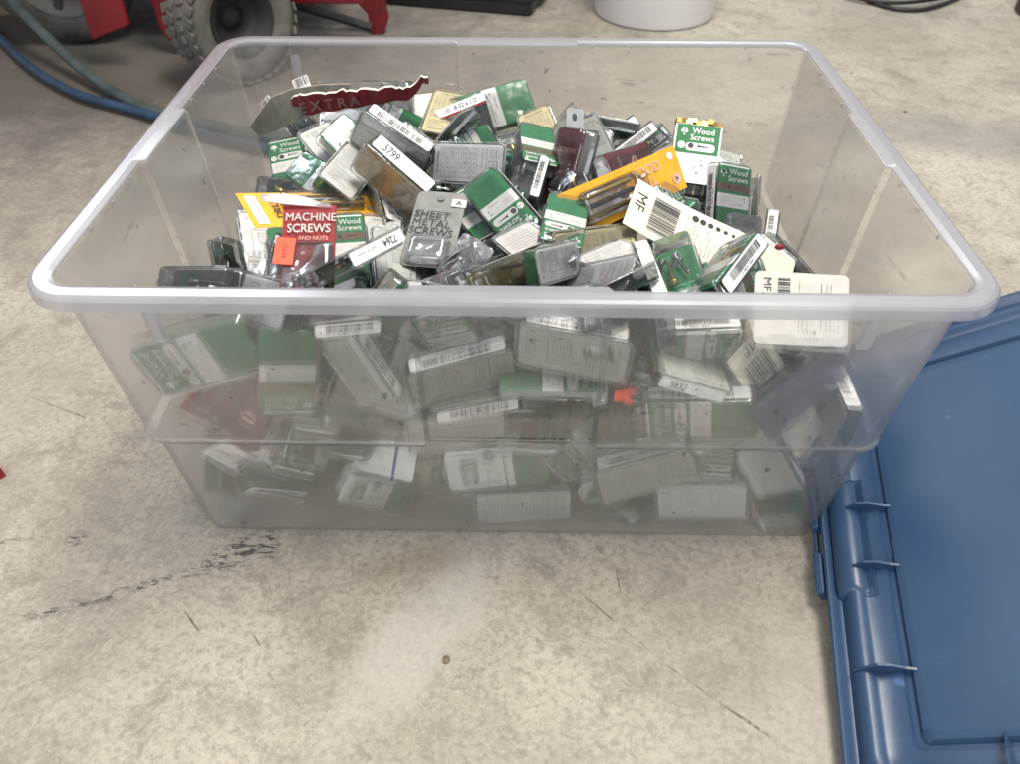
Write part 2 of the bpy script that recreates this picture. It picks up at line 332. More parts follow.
def pr_green(base='white', g='green', strip=False, blank=False, rng=random.Random(1)):
    p = Print(CW, CH, g if not blank else g, 4)
    if blank: p.rect(0, -33, CW-4, 9, 'white', 1); p.text('No. 8', -6, -33, 5, 'ink', 2); return p
    p.rect(0, 37.6, CW-3, 1.6, base, 1, .6)
    tree_logo(p, -13.5, 29, 1.25); p.text('Wood', 5, 31, 8.6, 'white', 3, bold=.01); p.text('Screws', 4.5, 23.5, 8.6, 'white', 3, bold=.01)
    if strip:
        p.rect(0, 14, CW, 8, 'brown', 2); p.disc(-6, 14, 2.3, 'ink', 3); screw_icon(p, 7, 14, 1.3)
    else:
        p.rect(3.5, 13.5, 29, 8.5, 'white', 2, 3.8); p.disc(-6.5, 13.5, 3, 'ink', 3); screw_icon(p, 7, 14.2, 1.5); p.disc(-15.5, 13, 3.6, 'white', 2)
        p.rect(-15.5, 13, 4.2, .7, 'green_dull', 3)
    p.rect(0, -1, CW, 15, 'white', 2); p.text('14', 13, 3, 3.4, 'ink', 3, bold=.01); p.text('4', 14, -1, 3.6, 'ink', 3, bold=.01); p.text('FLAT HEAD', 5, -4.6, 2.4, 'ink_soft', 3); p.fine(-10, 3, 12, 3, 2.2)
    return p
def pr_back(base, kind, rng):
    p = Print(CW, CH, base, 4)
    if kind == 'ruler':
        p.rect(15.5, 0, 8, CH-5, 'white' if base != 'tan' else 'tan', 1)
        for i in range(70):
            L_ = 4.5 if i % 10 == 0 else (3 if i % 5 == 0 else 1.8); p.rect(19-L_/2, -35+i, L_, .22, 'ink', 2)
        p.rect(9.5, 0, .5, CH-8, 'ink_soft', 2)
        for i in range(1, 7): p.text(str(i), 13, -35+i*10, 3, 'ink', 2, rot=90)
        for c in (-14, -7, 0): p.rect(c, rng.uniform(-6, 6), 1, 50, base, 1); 
        for i in range(9):
            p.rect(-15+i*2.5, rng.uniform(-4, 4), .55, rng.uniform(38, 62), 'ink_soft', 2)
    elif kind == 'table':
        p.text('WOOD SCREWS', 0, 35, 3.2, 'ink', 2, bold=.01)
        for i in range(9): p.rect(0, 31-i*5.2, CW-6, .25, 'ink_soft', 2)
        for i in range(8):
            for j in range(7): p.text(rng.choice(('3/4', '1/2', '10', '14', '8', '6', '1')), -15.5+j*5.1, 28.4-i*5.2, 2.6, 'ink', 2)
        p.fine(0, -17, CW-8, 3, 2.4, rng=rng); p.rect(-6, -29, 18, 10, 'ink_soft', 2, 1); p.rect(-6, -29, 17, 9, base, 3, 1); p.fine(-6, -26.5, 14, 3, 2.2, l=4, rng=rng); p.fine(11, -26, 10, 4, 2.2, rng=rng)
    elif kind == 'lined':
        for i in range(8): p.rect(rng.uniform(-2, 2), 30-i*4.3, CW-rng.uniform(6, 12), .5, 'ink_soft', 2)
        p.rect(0, -9, CW-8, .6, 'ink_soft', 2); p.fine(0, -14, CW-10, 7, 2.6, rng=rng)
    else:
        p.disc(-13, 33, 1.8, 'ink_soft', 2); p.disc(-13, 33, 1.3, base, 3); p.fine(4, 34, 24, 4, 2.1, rng=rng); p.disc(16, 30, 1.2, 'ink_soft', 2)
        p.rect(-9, 6, .5, 24, 'ink_soft', 2); p.rect(0, 18.5, 20, .5, 'ink_soft', 2)
        p.rect(6, 8, 16, 13, 'greyp', 2, 1); p.rect(6, 8, 14.6, 11.6, base, 3, 1); p.fine(6, 11.5, 11, 4, 2.4, l=4, rng=rng)
        p.fine(0, -8, CW-8, 4, 2.6, rng=rng); p.rect(0, -21, CW-6, .5, 'ink_soft', 2); p.fine(0, -25, CW-10, 4, 2.6, rng=rng)
    return p
# ---------------------------------------------------------------- floor
bm = bmesh.new(); g = 24
vs = [[bm.verts.new((-9+18*i/g, -7+20*j/g, 0)) for j in range(g+1)] for i in range(g+1)]
for i in range(g):
    for j in range(g): bm.faces.new((vs[i][j], vs[i+1][j], vs[i+1][j+1], vs[i][j+1]))
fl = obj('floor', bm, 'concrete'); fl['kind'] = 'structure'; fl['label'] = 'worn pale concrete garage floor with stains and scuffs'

# ---------------------------------------------------------------- the tote
REC = .0615; RECS = .048; RT = .2735   # height where the rim begins
def perimeter(a, b, r, out, rec):
    """points round a rounded rectangle; 'out' is added outside the recessed panels, 'rec' inside them"""
    P = []
    def side(p0, p1, nx, ny, half):
        L_ = math.hypot(p1[0]-p0[0], p1[1]-p0[1]); c = L_/2
        ss = sorted(set([0, L_]+[c-half-.0015, c-half+.0015, c+half-.0015, c+half+.0015]+[L_*k/10 for k in range(1, 10)]))
        for s in ss[:-1]:
            e = rec if abs(s-c) < half else out
            t = s/L_; P.append((p0[0]+(p1[0]-p0[0])*t+nx*e, p0[1]+(p1[1]-p0[1])*t+ny*e, nx, ny, abs(s-c) < half))
    def corner(cx_, cy_, a0):
        for k in range(8):
            an = R(a0+90*k/8); P.append((cx_+(r+out)*math.cos(an), cy_+(r+out)*math.sin(an), math.cos(an), math.sin(an), False))
    side((-a+r, -b), (a-r, -b), 0, -1, REC); corner(a-r, -b+r, 270)
    side((a, -b+r), (a, b-r), 1, 0, RECS); corner(a-r, b-r, 0)
    side((a-r, b), (-a+r, b), 0, 1, REC); corner(-a+r, b-r, 90)
    side((-a, b-r), (-a, -b+r), -1, 0, RECS); corner(-a+r, -b+r, 180)
    return P
def wall(z):
    k = (RT-z)/RT
    return .2832-.0175*k, .2062-.0135*k, .0140+.001*k
tote = thing('storage_tote', 'large frosted clear plastic tote without its lid, filled with screw packs', 'storage tote')
bm = bmesh.new(); rings = []
for z, st in ((RT, 1), (.24, 1), (.20, 1), (.165, 1), (.1300, 1), (.1285, 2), (.1262, 2), (.1235, 0), (.10, 0), (.06, 0), (.02, 0)):
    a, b, r = wall(z); rings.append([(x, y, z) for x, y, *_ in perimeter(a, b, r, (0, .0045, .0062)[st], .0008 if st == 2 else 0)])
for z, ins in ((.006, .0004), (.0025, .0014), (.0008, .0034), (.0004, .008)):
    a, b, r = wall(z); rings.append([(x, y, z) for x, y, *_ in perimeter(a-ins, b-ins, max(r-ins*.5, .01), 0, 0)])
V = loft(bm, rings[::-1], True, False)
body = obj('wall', bm, 'tote_wall', tote)
so = body.modifiers.new('t', 'SOLIDIFY'); so.thickness = .0016; so.offset = -1
bm = bmesh.new(); a, b, r = wall(RT)
inn = perimeter(a, b, r, .0045, 0); outp = perimeter(a, b, r, .0045, .0045)
prof = ((0, RT), (0, RT+.0025), (.004, RT+.0036), (.0110, RT+.0036), (.0135, RT+.0026), (.0150, RT+.0008), (.0156, RT-.0066), (.0144, RT-.0066), (.0135, RT-.0010), (.0112, RT+.0006), (.004, RT+.0010))
rings = []
for off, z in prof:
    rings.append([((i_[0] if off < .003 else o_[0])+i_[2]*off, (i_[1] if off < .003 else o_[1])+i_[3]*off, z) for i_, o_ in zip(inn, outp)])
loft(bm, rings, closed=True)
def gusset(x, y, nx, ny):
    tx, ty = -ny, nx; V_ = []
    for s in (-.0007, .0007):
        V_.append([bm.verts.new((x+tx*s-nx*o_, y+ty*s-ny*o_, z)) for o_, z in ((-.001, RT+.0015), (.0028, RT+.0015), (-.001, RT-.0035))])
    bm.faces.new(V_[0]); bm.faces.new(V_[1][::-1])
    for i in range(3): bm.faces.new((V_[0][i], V_[1][i], V_[1][(i+1) % 3], V_[0][(i+1) % 3]))
for k in range(-6, 7):
    x = k*.0385
    if abs(x) > REC+.004:
        for s in (-1, 1): gusset(x, s*(b+.0038), 0, s)
for k in range(-4, 5):
    y = k*.0355
    if abs(y) > RECS+.004:
        for s in (-1, 1): gusset(s*(a+.0038), y, s, 0)
rim = obj('rim', bm, 'tote_rim', tote)
bv = rim.modifiers.new('b', 'BEVEL'); bv.width = .0006; bv.segments = 1; bv.limit_method = 'ANGLE'; bv.angle_limit = R(50)
for sx, sy, z0, z1 in ((-1, -1, .262, .230), (1, -1, .262, .230), (-1, 1, .262, .205)):
    bm = bmesh.new(); rg = []
    for z, dpt in ((z0, .0035), (z1+.006, .0030), (z1, .0006)):
        _, bb, _ = wall(z); y = sy*(bb+.0045); x = sx*(.228)
        rg.append([(x-.0045, y-sy*.001, z), (x+.0045, y-sy*.001, z), (x+.0035, y+sy*dpt, z), (x-.0035, y+sy*dpt, z)])
    loft(bm, rg); obj('rib', bm, 'tote_rim', tote)

# ---------------------------------------------------------------- screw packs
SHELLS = {}
def shell_mesh(kind):
    if kind in SHELLS: return SHELLS[kind]
    bm = bmesh.new(); w_, h_, t_ = W0*.001, H0*.001, T0*.001
    rg = []
    for z, ins, r in ((-t_/2, .0012, .006), (-t_/2+.0006, 0, .007), (-t_/2+.0016, 0, .007), (-t_/2+.0020, .0016, .007), (t_/2-.0022, .0024, .0068), (t_/2-.0008, .0032, .006), (t_/2, .0050, .005)):
        rg.append([(x, y, z) for x, y in rrect(w_-2*ins, h_-2*ins, r, 5)])
    loft(bm, rg)
    if kind == 'amber_plastic':   # stacked ledges of the yellowed lid
        for zz in (-.003, .001):
            P = rrect(w_-.001, h_-.001, .007, 5); loft(bm, [[(x, y, zz) for x, y in P], [(x, y, zz+.0007) for x, y in P]])
    SHELLS[kind] = mesh_of('shell', bm, kind); 
    for p in SHELLS[kind].polygons: p.use_smooth = abs(p.normal.z) < .9
    return SHELLS[kind]
def hook_mesh(mat):
    bm = bmesh.new(); y0 = H0*.0005
    pts = [(-.011, y0-.001, -.0075), (-.011, y0+.008, -.0075), (-.006, y0+.013, -.0075), (.006, y0+.013, -.0075), (.011, y0+.008, -.0075), (.011, y0-.001, -.0075)]
    tube(bm, smooth_path(pts, 5), .0011, 6); return mesh_of('hook', bm, mat, True)
HOOKS = {}
def screw_mesh(mat, L_=.036):
    bm = bmesh.new(); prof = [(-L_/2, .0002), (-L_/2+.004, .0011)]
    n = 12
    for i in range(n):
        z = -L_/2+.004+i*(L_*.6)/n; prof += [(z, .0017), (z+L_*.3/n, .0012)]
    prof += [(L_*.15, .0015), (L_/2-.0025, .0015), (L_/2-.0006, .0032), (L_/2, .0033)]
    loft(bm, [[(r_*math.cos(6.283*k/8), z, r_*math.sin(6.283*k/8)) for k in range(8)] for z, r_ in prof][::-1]); return mesh_of('screw', bm, mat, True)
SCREW = {k: screw_mesh(k) for k in ('steel', 'steel_dark', 'brass')}
rg_ = random.Random(4)
FRONT = {}; BACK = {}
def front(k):
    if k not in FRONT:
        FRONT[k] = {'green': lambda: pr_green(), 'green2': lambda: pr_green(strip=True), 'dull': lambda: pr_green(g='green_dull'), 'blank': lambda: pr_green(blank=True),
                    'white': lambda: white_front(), 'dark': lambda: dark_front(), 'maroon': lambda: maroon_front()}[k]().done('printed_card')
    return FRONT[k]
def white_front():
    p = Print(CW, CH, 'white', 4); p.rect(0, -26, CW, 27, 'green', 1, 3); p.rect(-2, 22, 26, 14, 'greyp', 2, 3); p.text('SCREWS', -2, 22, 6, 'white', 3, bold=.01)
    p.disc(12, 5, 5, 'ink_soft', 2); p.rect(0, -6, CW, 1, 'green', 2); p.fine(-6, 8, 20, 4, 2.6); return p
def dark_front():
    p = Print(CW, CH, 'dark_card', 4); p.rect(0, 20, CW-6, 24, 'green_dark', 1, 3); return p
def maroon_front():
    p = Print(CW, CH, 'maroon', 4); p.text('SCREWS', 0, 18, 7, 'pinkish', 2); p.disc(0, -8, 9, 'pinkish', 2, ry=6); p.rect(0, -8, 12, 2, 'maroon', 3); return p
BK = {'green': ('cream', 'std'), 'green2': ('greyp', 'lined'), 'cream': ('white', 'std'), 'ruler': ('pale', 'ruler'), 'tan': ('tan', 'ruler'), 'table': ('white', 'table'), 'lined': ('white', 'lined'),
      'clear': ('pale', 'std'), 'amber': ('cream', 'table'), 'grey': ('pale', 'std'), 'green_w': ('white', 'std'), 'darkred': ('greyp', 'lined'), 'red': ('greyp', 'std'), 'bag': ('pale', 'std')}
FR = {'green': 'green', 'green2': 'green2', 'cream': 'green', 'ruler': 'green', 'tan': 'green', 'table': 'green', 'lined': 'green2', 'clear': 'dark', 'amber': 'dark', 'grey': 'dull', 'green_w': 'white', 'darkred': 'maroon'}
def back(k):
    b = BK[k]
    if b not in BACK: BACK[b] = pr_back(b[0], b[1], random.Random(len(BACK)+3)).done('back_card')
    return BACK[b]
_SL = {}
def side_label(opt, idx):
    num = opt.get('num'); bar = opt.get('bar'); key = (num, idx % 5 if not num else 0)
    if key not in _SL:
        p = Print(H0-14, 11.5, 'white', 2.4, .25)
        rr = random.Random(idx)
        if num: p.text(num, -16, 0, 9.5 if len(num) > 3 else 7, 'ink', 2, bold=.01); p.text('LOT '+str(20+idx % 60), 10, -1, 3.6, 'ink_soft', 2); p.rect(22, -1, 10, .5, 'ink_soft', 2)
        else:
            p.barcode(2, 1.3, 52, 6.5, rng=rr); p.text('0   08236  '+str(3690+idx % 9)+'1   5', 2, -3.7, 3.2, 'ink', 2)
        _SL[key] = p.done('side_label')
    return _SL[key]
NAMES = {'clear': 'clear_screw_pack', 'bag': 'empty_blister', 'amber': 'yellowed_screw_pack', 'amber_hook': 'yellowed_screw_pack', 'darkred': 'maroon_screw_pack'}
def place(kind, c, e, d, label, name, cat='screw pack', group='screw packs heaped in the tote'):
    return thing(name, label, cat, c, e, group)
def generic(kind, c, e, d, opt, label, idx):
    t = place(kind, c, e, d, label, NAMES.get(kind, 'screw_pack'))
    sc_ = (d[0]/(W0*.001), d[1]/(H0*.001), d[2]/(T0*.001)); K = 'amber' if kind == 'amber_hook' else kind
    def part(name, me, z=0, flip=False):
        o = inst(name, me, t); o.scale = sc_; o.location = (0, 0, z*sc_[2])
        if flip: o.rotation_euler = (0, math.pi, 0)
        return o
    sm = 'amber_plastic' if K == 'amber' else ('crinkled_plastic' if K == 'bag' else 'clear_plastic')
    part('clear_shell', shell_mesh(sm))
    fk = FR.get(K); 
    if opt.get('blank'): fk = 'blank'
    back_inset = -.0068
    if K != 'bag':
        if fk == 'dark' or opt.get('blank') or K == 'eight_box':
            part('printed_card', front(fk), -.0052)
            for i in range(3+idx % 2):
                o = inst('screw', SCREW[('steel', 'steel_dark', 'steel_dark', 'brass')[(idx+i) % 4 if i else 1]], t)
                o.location = (-.012+i*.0078+random.uniform(-.002, .002), random.uniform(-.012, .004), .0005+random.uniform(-.002, .002)); o.rotation_euler = (0, 0, random.uniform(-.35, .35)+(math.pi if i % 2 else 0))
        else: part('printed_card', front(fk), .0056)
        part('back_card', back(K), back_inset, True)
    if opt.get('num') or opt.get('bar') or opt.get('side') or idx % 3 == 0:
        s = -1 if opt.get('side', 'L') == 'L' else 1
        o = inst('side_label', side_label(opt, idx), t); o.scale = (sc_[1], sc_[2] if sc_[2] < 1.3 else 1.3, 1)
        rm = Matrix(((0, 0, s), (1, 0, 0), (0, s, 0)))   # label x -> pack y, label normal -> outwards
        if s < 0: rm = Matrix(((0, 0, -1), (1, 0, 0), (0, -1, 0)))
        if opt.get('flip'): rm = rm @ Matrix.Rotation(math.pi, 3, 'Z')
        o.rotation_euler = rm.to_euler(); o.location = (s*(d[0]/2+.0004), 0, -.0002)
    if K == 'amber' and kind == 'amber_hook' or (idx % 7 == 2 and K != 'bag'):
        if sm not in HOOKS: HOOKS[sm] = hook_mesh(sm)
        part('hook', HOOKS[sm])
    if opt.get('tag'):
        p = Print(22, 20, 'white', 3, .3); p.disc(0, 3, 3.2, 'ink_soft', 1); o = inst('hang_tag', p.done(), t); o.location = (0, d[1]/2+.004, .006); o.rotation_euler = (.35, .1, 0)
    if K == 'darkred': pass
    return t
def bubble(bm_name, wd, ht, t, mat, parent, loc=(0, 0, 0), r=.005):
    bm = bmesh.new(); rg = []
    for z, ins in ((0, 0), (t*.6, .0012), (t*.9, .003), (t, .006)):
        rg.append([(x, y, z) for x, y in rrect(wd-2*ins, ht-2*ins, r, 5)])
    loft(bm, rg); o = obj(bm_name, bm, mat, parent, True); o.location = loc; return o
def bend(me, fn):
    for v in me.vertices: v.co = fn(v.co.copy())
def subdiv(p, n=1):
    es = [e for e in p.bm.edges if e.calc_length() > .012]
    bmesh.ops.subdivide_edges(p.bm, edges=es, cuts=n, use_grid_fill=True)
def strips(p, w_, h_, base, n, vertical=True, rad=0):
    """replace the flat base by strips so that the card can curl"""
    bmesh.ops.delete(p.bm, geom=list(p.bm.verts), context='VERTS')
    for i in range(n):
        y0, y1 = -h_/2+h_*i/n, -h_/2+h_*(i+1)/n
        for l in (0, -4):
            p.poly([(-w_/2, y0), (w_/2, y0), (w_/2, y1), (-w_/2, y1)], base, l)
    for s in (-1, 1):
        for i in range(n):
            y0, y1 = -h_/2+h_*i/n, -h_/2+h_*(i+1)/n
            f = p.bm.faces.new([p.bm.verts.new((s*w_/2*.001, y*.001, z*.00009)) for y, z in ((y0, 0), (y1, 0), (y1, -4), (y0, -4))]); f.material_index = 0
def longcream(c, e, d, opt, label, idx):
    t = place('', c, e, d, label, 'hang_card', 'hang card')
    w_, h_ = d[0]*1000, d[1]*1000
    p = Print(w_, h_, 'cream', 3); strips(p, w_, h_, 'cream', 14)
    p.text('MF', 4, h_/2-9, 14, 'ink', 2, rot=180, bold=.012)
    p.barcode(0, h_/2-32, w_-14, 24, rng=random.Random(3)); p.fine(0, h_/2-52, w_-14, 3, 3)
    for i in range(8): p.disc(w_/2-8, h_/2-58-i*7.0, 3.1-i*.3, 'ink', 2)
    for i in range(9): p.fine(-4, h_/2-60-i*7, 24, 2, 3, rng=random.Random(i))
    p.disc(0, -h_/2+8, 3, 'kraft', 2); p.text('1', 8, 5, 7, 'ink_soft', 2, rot=90)
    bmesh.ops.rotate(p.bm, verts=p.bm.verts, cent=(0, 0, 0), matrix=Matrix.Rotation(math.pi, 3, 'Y'))
    me = p.done('card'); H_ = d[1]
    def fn(v):
        k = max(0, -v.y-.01); v.z += -(v.y**2)*1.2+k*k*3.2; return v
    bend(me, fn); inst('card', me, t); return t
def cream_card(c, e, d, opt, label, idx):
    t = place('', c, e, d, label, 'hang_card', 'hang card')
    w_, h_ = d[0]*1000, d[1]*1000
    p = Print(w_, h_, 'card_white' if 'rim' in label else 'cream', 4, .8); p.text('MF', w_/2-9, h_/2-9, 8, 'ink', 2, rot=180, bold=.0); p.barcode(w_/2-11, h_/2-21, 14, 9, rng=random.Random(9))
    p.fine(2, 2, w_-14, 3, 3); p.text('8111', -w_/2+9, -6, 5, 'ink', 2, rot=90); p.rect(2, -14, w_-18, .6, 'ink_soft', 2); p.fine(2, -18, w_-16, 4, 3); p.disc(0, -h_/2+6, 1.2, 'ink', 2)
    p.rect(w_/2-6, 4, 5, 16, 'cream', 1)
    bmesh.ops.rotate(p.bm, verts=p.bm.verts, cent=(0, 0, 0), matrix=Matrix.Rotation(math.pi, 3, 'Y'))
    inst('card', p.done('card'), t)
    bubble('blister', d[0]*.7, d[1]*.7, .008, 'clear_plastic', t, (0, 0, .001))
    return t
def yellow(c, e, d, opt, label, idx):
    t = place('', c, e, d, label, 'blister_card', 'blister card'); w_, h_ = d[0]*1000, d[1]*1000
    p = Print(w_, h_, 'yellow', 3, .6); strips(p, w_, h_, 'yellow', 12)
    first = 'long' in label
    if first:
        p.rect(0, h_/2-9, w_-8, 9, 'white', 1, 1); p.fine(0, h_/2-7, w_-14, 2, 3.2, 'maroon'); p.text('DRILL', 0, h_/2-25, 9, 'ink', 2, bold=.015)
        p.disc(0, -h_/2+8, 3, 'kraft', 2); p.text('EXTRA', 14, -20, 7, 'pinkish', 2, rot=90)
    else:
        p.disc(-12, h_/2-9, 3.3, 'white', 1); p.disc(8, h_/2-9, 5, 'pinkish', 1); p.text('A', 8, h_/2-9, 6, 'ink', 2, bold=.015)
        p.text('WOOD', -9, 22, 12, 'pinkish', 2, rot=90, bold=.01); p.text('DRILL', 2, 20, 11, 'pinkish', 2, rot=90, bold=.01); p.text('BITS', 13, 22, 10, 'pinkish', 2, rot=90, bold=.01)
    me = p.done('card'); bend(me, lambda v: Vector((v.x, v.y, v.z-max(0, -v.y-.035)**2*9-(v.x**2)*2))); inst('card', me, t)
    if first:
        bubble('blister', d[0]*.5, d[1]*.62, .007, 'clear_plastic', t, (.006, -.008, .0006))
        for i in range(3):
            bm = bmesh.new(); tube(bm, [(.001+i*.005, -.045, .0035), (.001+i*.005, .028, .0035)], .0015, 8); obj('drill_bit', bm, ('brass', 'steel', 'brass')[i], t)
    else:
        bubble('blister', d[0]*.7, d[1]*.52, .009, 'clear_plastic', t, (0, -.022, .0006))
        for i in range(3):
            bm = bmesh.new(); tube(bm, [(-.008+i*.008, -.055, .004), (-.008+i*.008, .0, .004)], .0022, 8); obj('drill_bit', bm, ('brass', 'steel_dark', 'brass')[i], t)
    return t
def machine_card(c, e, d, opt, label, idx):
    t = place('', c, e, d, label, 'screw_card', 'screw card'); w_, h_ = d[0]*1000, d[1]*1000
    p = Print(w_, h_, 'red', 2, .5)
    p.text('MACHINE', 1, 25, 9.2, 'pale', 2, sx=.85, bold=.01); p.text('SCREWS', 0, 16, 9.2, 'pale', 2, sx=.85, bold=.01); p.text('AND NUTS', 3, 8.5, 4, 'pinkish', 2)
    p.disc(3, -12, 10, 'pale', 2, ry=6.5); p.poly([(-3, -8.5), (-1.5, -7), (10, -16), (8.5, -17.5)], 'dark_card', 3); p.rect(2, -24, 9, 14, 'steel', 2)
    me = p.done('card'); bend(me, lambda v: Vector((v.x, v.y, v.z+.0015*math.sin(v.y*90)-.8*v.x**2))); inst('card', me, t)
    q = Print(13, 20, 'orange', .6, .2); q.text('CLEAR', 0, 0, 4, 'maroon', 2, rot=-90); o = inst('price_sticker', q.done(), t); o.location = (-.0145, -.004, .0062); o.rotation_euler = (0, .03, -.08)
    bm = bmesh.new()   # torn white edge curling over the top
    A_, B_ = [], []
    for i in range(9):
        k = i/8; x = -.031+.046*k; hh = .0055*math.sin(math.pi*min(1, k*1.08+.06))**.6
        A_.append(bm.verts.new((x, d[1]/2-.001-.001*k, .0012+.006*(1-k)**2))); B_.append(bm.verts.new((x-.001, d[1]/2+hh-.001+.0008*math.sin(i*3.1), .004+.007*(1-k)**2)))
    for z_ in (0, .0006):
        A2, B2 = ([bm.verts.new(v.co+Vector((0, 0, -z_))) for v in q] for q in (A_, B_))
        for i in range(8): bm.faces.new((A2[i], A2[i+1], B2[i+1], B2[i]) if not z_ else (B2[i], B2[i+1], A2[i+1], A2[i]))
    bmesh.ops.delete(bm, geom=A_+B_, context='VERTS')
    obj('torn_edge', bm, 'white', t)
    bubble('blister', d[0]*.96, d[1]*.60, .004, 'clear_plastic', t, (0, -.0145, .0004), .004)
    for i, (x, y) in enumerate(((-.010, -.029), (-.002, -.026), (.005, -.030), (.011, -.026), (-.006, -.023), (.001, -.033), (-.014, -.033))):
        bm = bmesh.new(); bmesh.ops.create_uvsphere(bm, u_segments=10, v_segments=6, radius=.0034); bmesh.ops.scale(bm, vec=(1, 1, .6), verts=bm.verts)
        o = obj('screw_head', bm, 'steel', t, True); o.location = (x, y, .0045)
    return t
def sheet_card(c, e, d, opt, label, idx):
    t = place('', c, e, d, label, 'screw_card', 'screw card'); w_, h_ = d[0]*1000, d[1]*1000
    p = Print(w_, h_, 'sheetgrey', 6, .6)
    p.text('SHEET', -4, 14, 10.5, 'ink', 2, bold=.01, rot=-4); p.text('METAL', -3, 5, 10.5, 'ink', 2, bold=.01, rot=-4); p.text('SCREWS', -2, -4, 10.5, 'ink', 2, bold=.01, rot=-4, sx=.9)
    p.rect(15, 29, 12, 9, 'pale', 1, 1); p.text('A', 15, 29, 7, 'ink', 2, bold=.015); p.disc(-3, -22, 6, 'pale', 2, ry=3.4); p.disc(-3, -22, 3.5, 'ink_soft', 3, ry=1.4); p.disc(0, 33, 3, 'ink_soft', 2)
    me = p.done('card'); bend(me, lambda v: Vector((v.x, v.y, v.z-2.6*v.x**2+.001*math.sin(v.y*60)))); inst('card', me, t)
    bubble('blister', d[0]*.8, d[1]*.34, .007, 'crinkled_plastic', t, (0, -.026, .0004)); return t
def eight_box(c, e, d, opt, label, idx):
    t = place('', c, e, d, label, 'screw_box', 'screw box'); w_, h_ = d[0]*1000, d[1]*1000
    bm = bmesh.new(); rg = [[(x, y, z) for x, y in rrect(d[0]-2*i, d[1]-2*i, .003)] for z, i in ((-d[2]/2, .0008), (-d[2]/2+.001, 0), (d[2]/2-.001, 0), (d[2]/2, .0012))]
    loft(bm, rg); obj('clear_shell', bm, 'clear_plastic', t)
    p = Print(w_-1, 11, 'white', .8, .3); p.rect(0, -4.4, w_-1, 2.2, 'red', 1); p.text('10   8-32 x 1/2', 0, 1, 6.2, 'ink', 2, bold=.01, sx=.9); o = inst('label', p.done(), t); o.location = (0, d[1]/2-.0065, d[2]/2+.0005)
    p = Print(w_-5, h_-5, 'dark_card', 1); p.fine(5, -3, 10, 4, 3, 'pale'); o = inst('printed_card', p.done(), t); o.location = (0, 0, -.001)
    for i in range(4):
        o = inst('screw', SCREW['steel_dark'], t); o.location = (-.014+i*.009, -.005, .003); o.scale = (.9, .7, .9)
    return t
def blue_card(c, e, d, opt, label, idx):
    t = place('', c, e, d, label, 'blister_card', 'blister card'); w_, h_ = d[0]*1000, d[1]*1000
    p = Print(w_, h_, 'white', 3, .8); p.rect(0, -h_*.18, w_, 3, 'blue', 1); bmesh.ops.rotate(p.bm, verts=p.bm.verts, cent=(0, 0, 0), matrix=Matrix.Rotation(math.pi, 3, 'Y'))
    o = inst('card', p.done('card'), t); o.location = (0, 0, -d[2]/2); bubble('blister', d[0]*.85, d[1]*.8, .008, 'clear_plastic', t, (0, 0, -d[2]/2+.001)); return t
def red_card(c, e, d, opt, label, idx):
    t = place('', c, e, d, label, 'screw_card', 'screw card'); w_, h_ = d[0]*1000, d[1]*1000
    p = Print(w_, h_, 'red', 4, .6); p.text('SCREWS', 0, 20, 9, 'pinkish', 2); inst('card', p.done('card'), t); bubble('blister', d[0]*.9, d[1]*.8, .012, 'clear_plastic', t, (0, 0, .001))
    for i in range(3):
        o = inst('screw', SCREW['steel'], t); o.location = (-.012+i*.011, -.012, .006); o.rotation_euler = (0, 0, .4*i)
    return t
def white_open(c, e, d, opt, label, idx):
    t = place('', c, e, d, label, 'folded_carton', 'carton'); w_, h_ = d[0]*1000, d[1]*1000
    p = Print(w_, h_, 'white', 1, .8); p.text('SCREWS', -8, 20, 5, 'ink', 2, rot=90); p.rect(5, 2, .8, h_-14, 'ink_soft', 2); p.rect(-6, -6, 10, 26, 'greyp', 2, 1); p.disc(13, 10, 5, 'ink_soft', 2); p.rect(14, -20, 8, 22, 'greyp', 2); p.disc(15, -34, 4, 'green', 2)
    bmesh.ops.rotate(p.bm, verts=p.bm.verts, cent=(0, 0, 0), matrix=Matrix.Rotation(math.pi, 3, 'Y')); inst('panel', p.done('panel'), t)
    p = Print(20, h_-4, 'white', 1, .8); p.fine(0, 20, 14, 3, 3); p.disc(0, -28, 5, 'ink_soft', 2); bmesh.ops.rotate(p.bm, verts=p.bm.verts, cent=(0, 0, 0), matrix=Matrix.Rotation(math.pi, 3, 'Y'))
    o = inst('flap', p.done('flap'), t); o.rotation_euler = (0, 1.0, 0); o.location = (-d[0]/2-.006, 0, .0085); return t
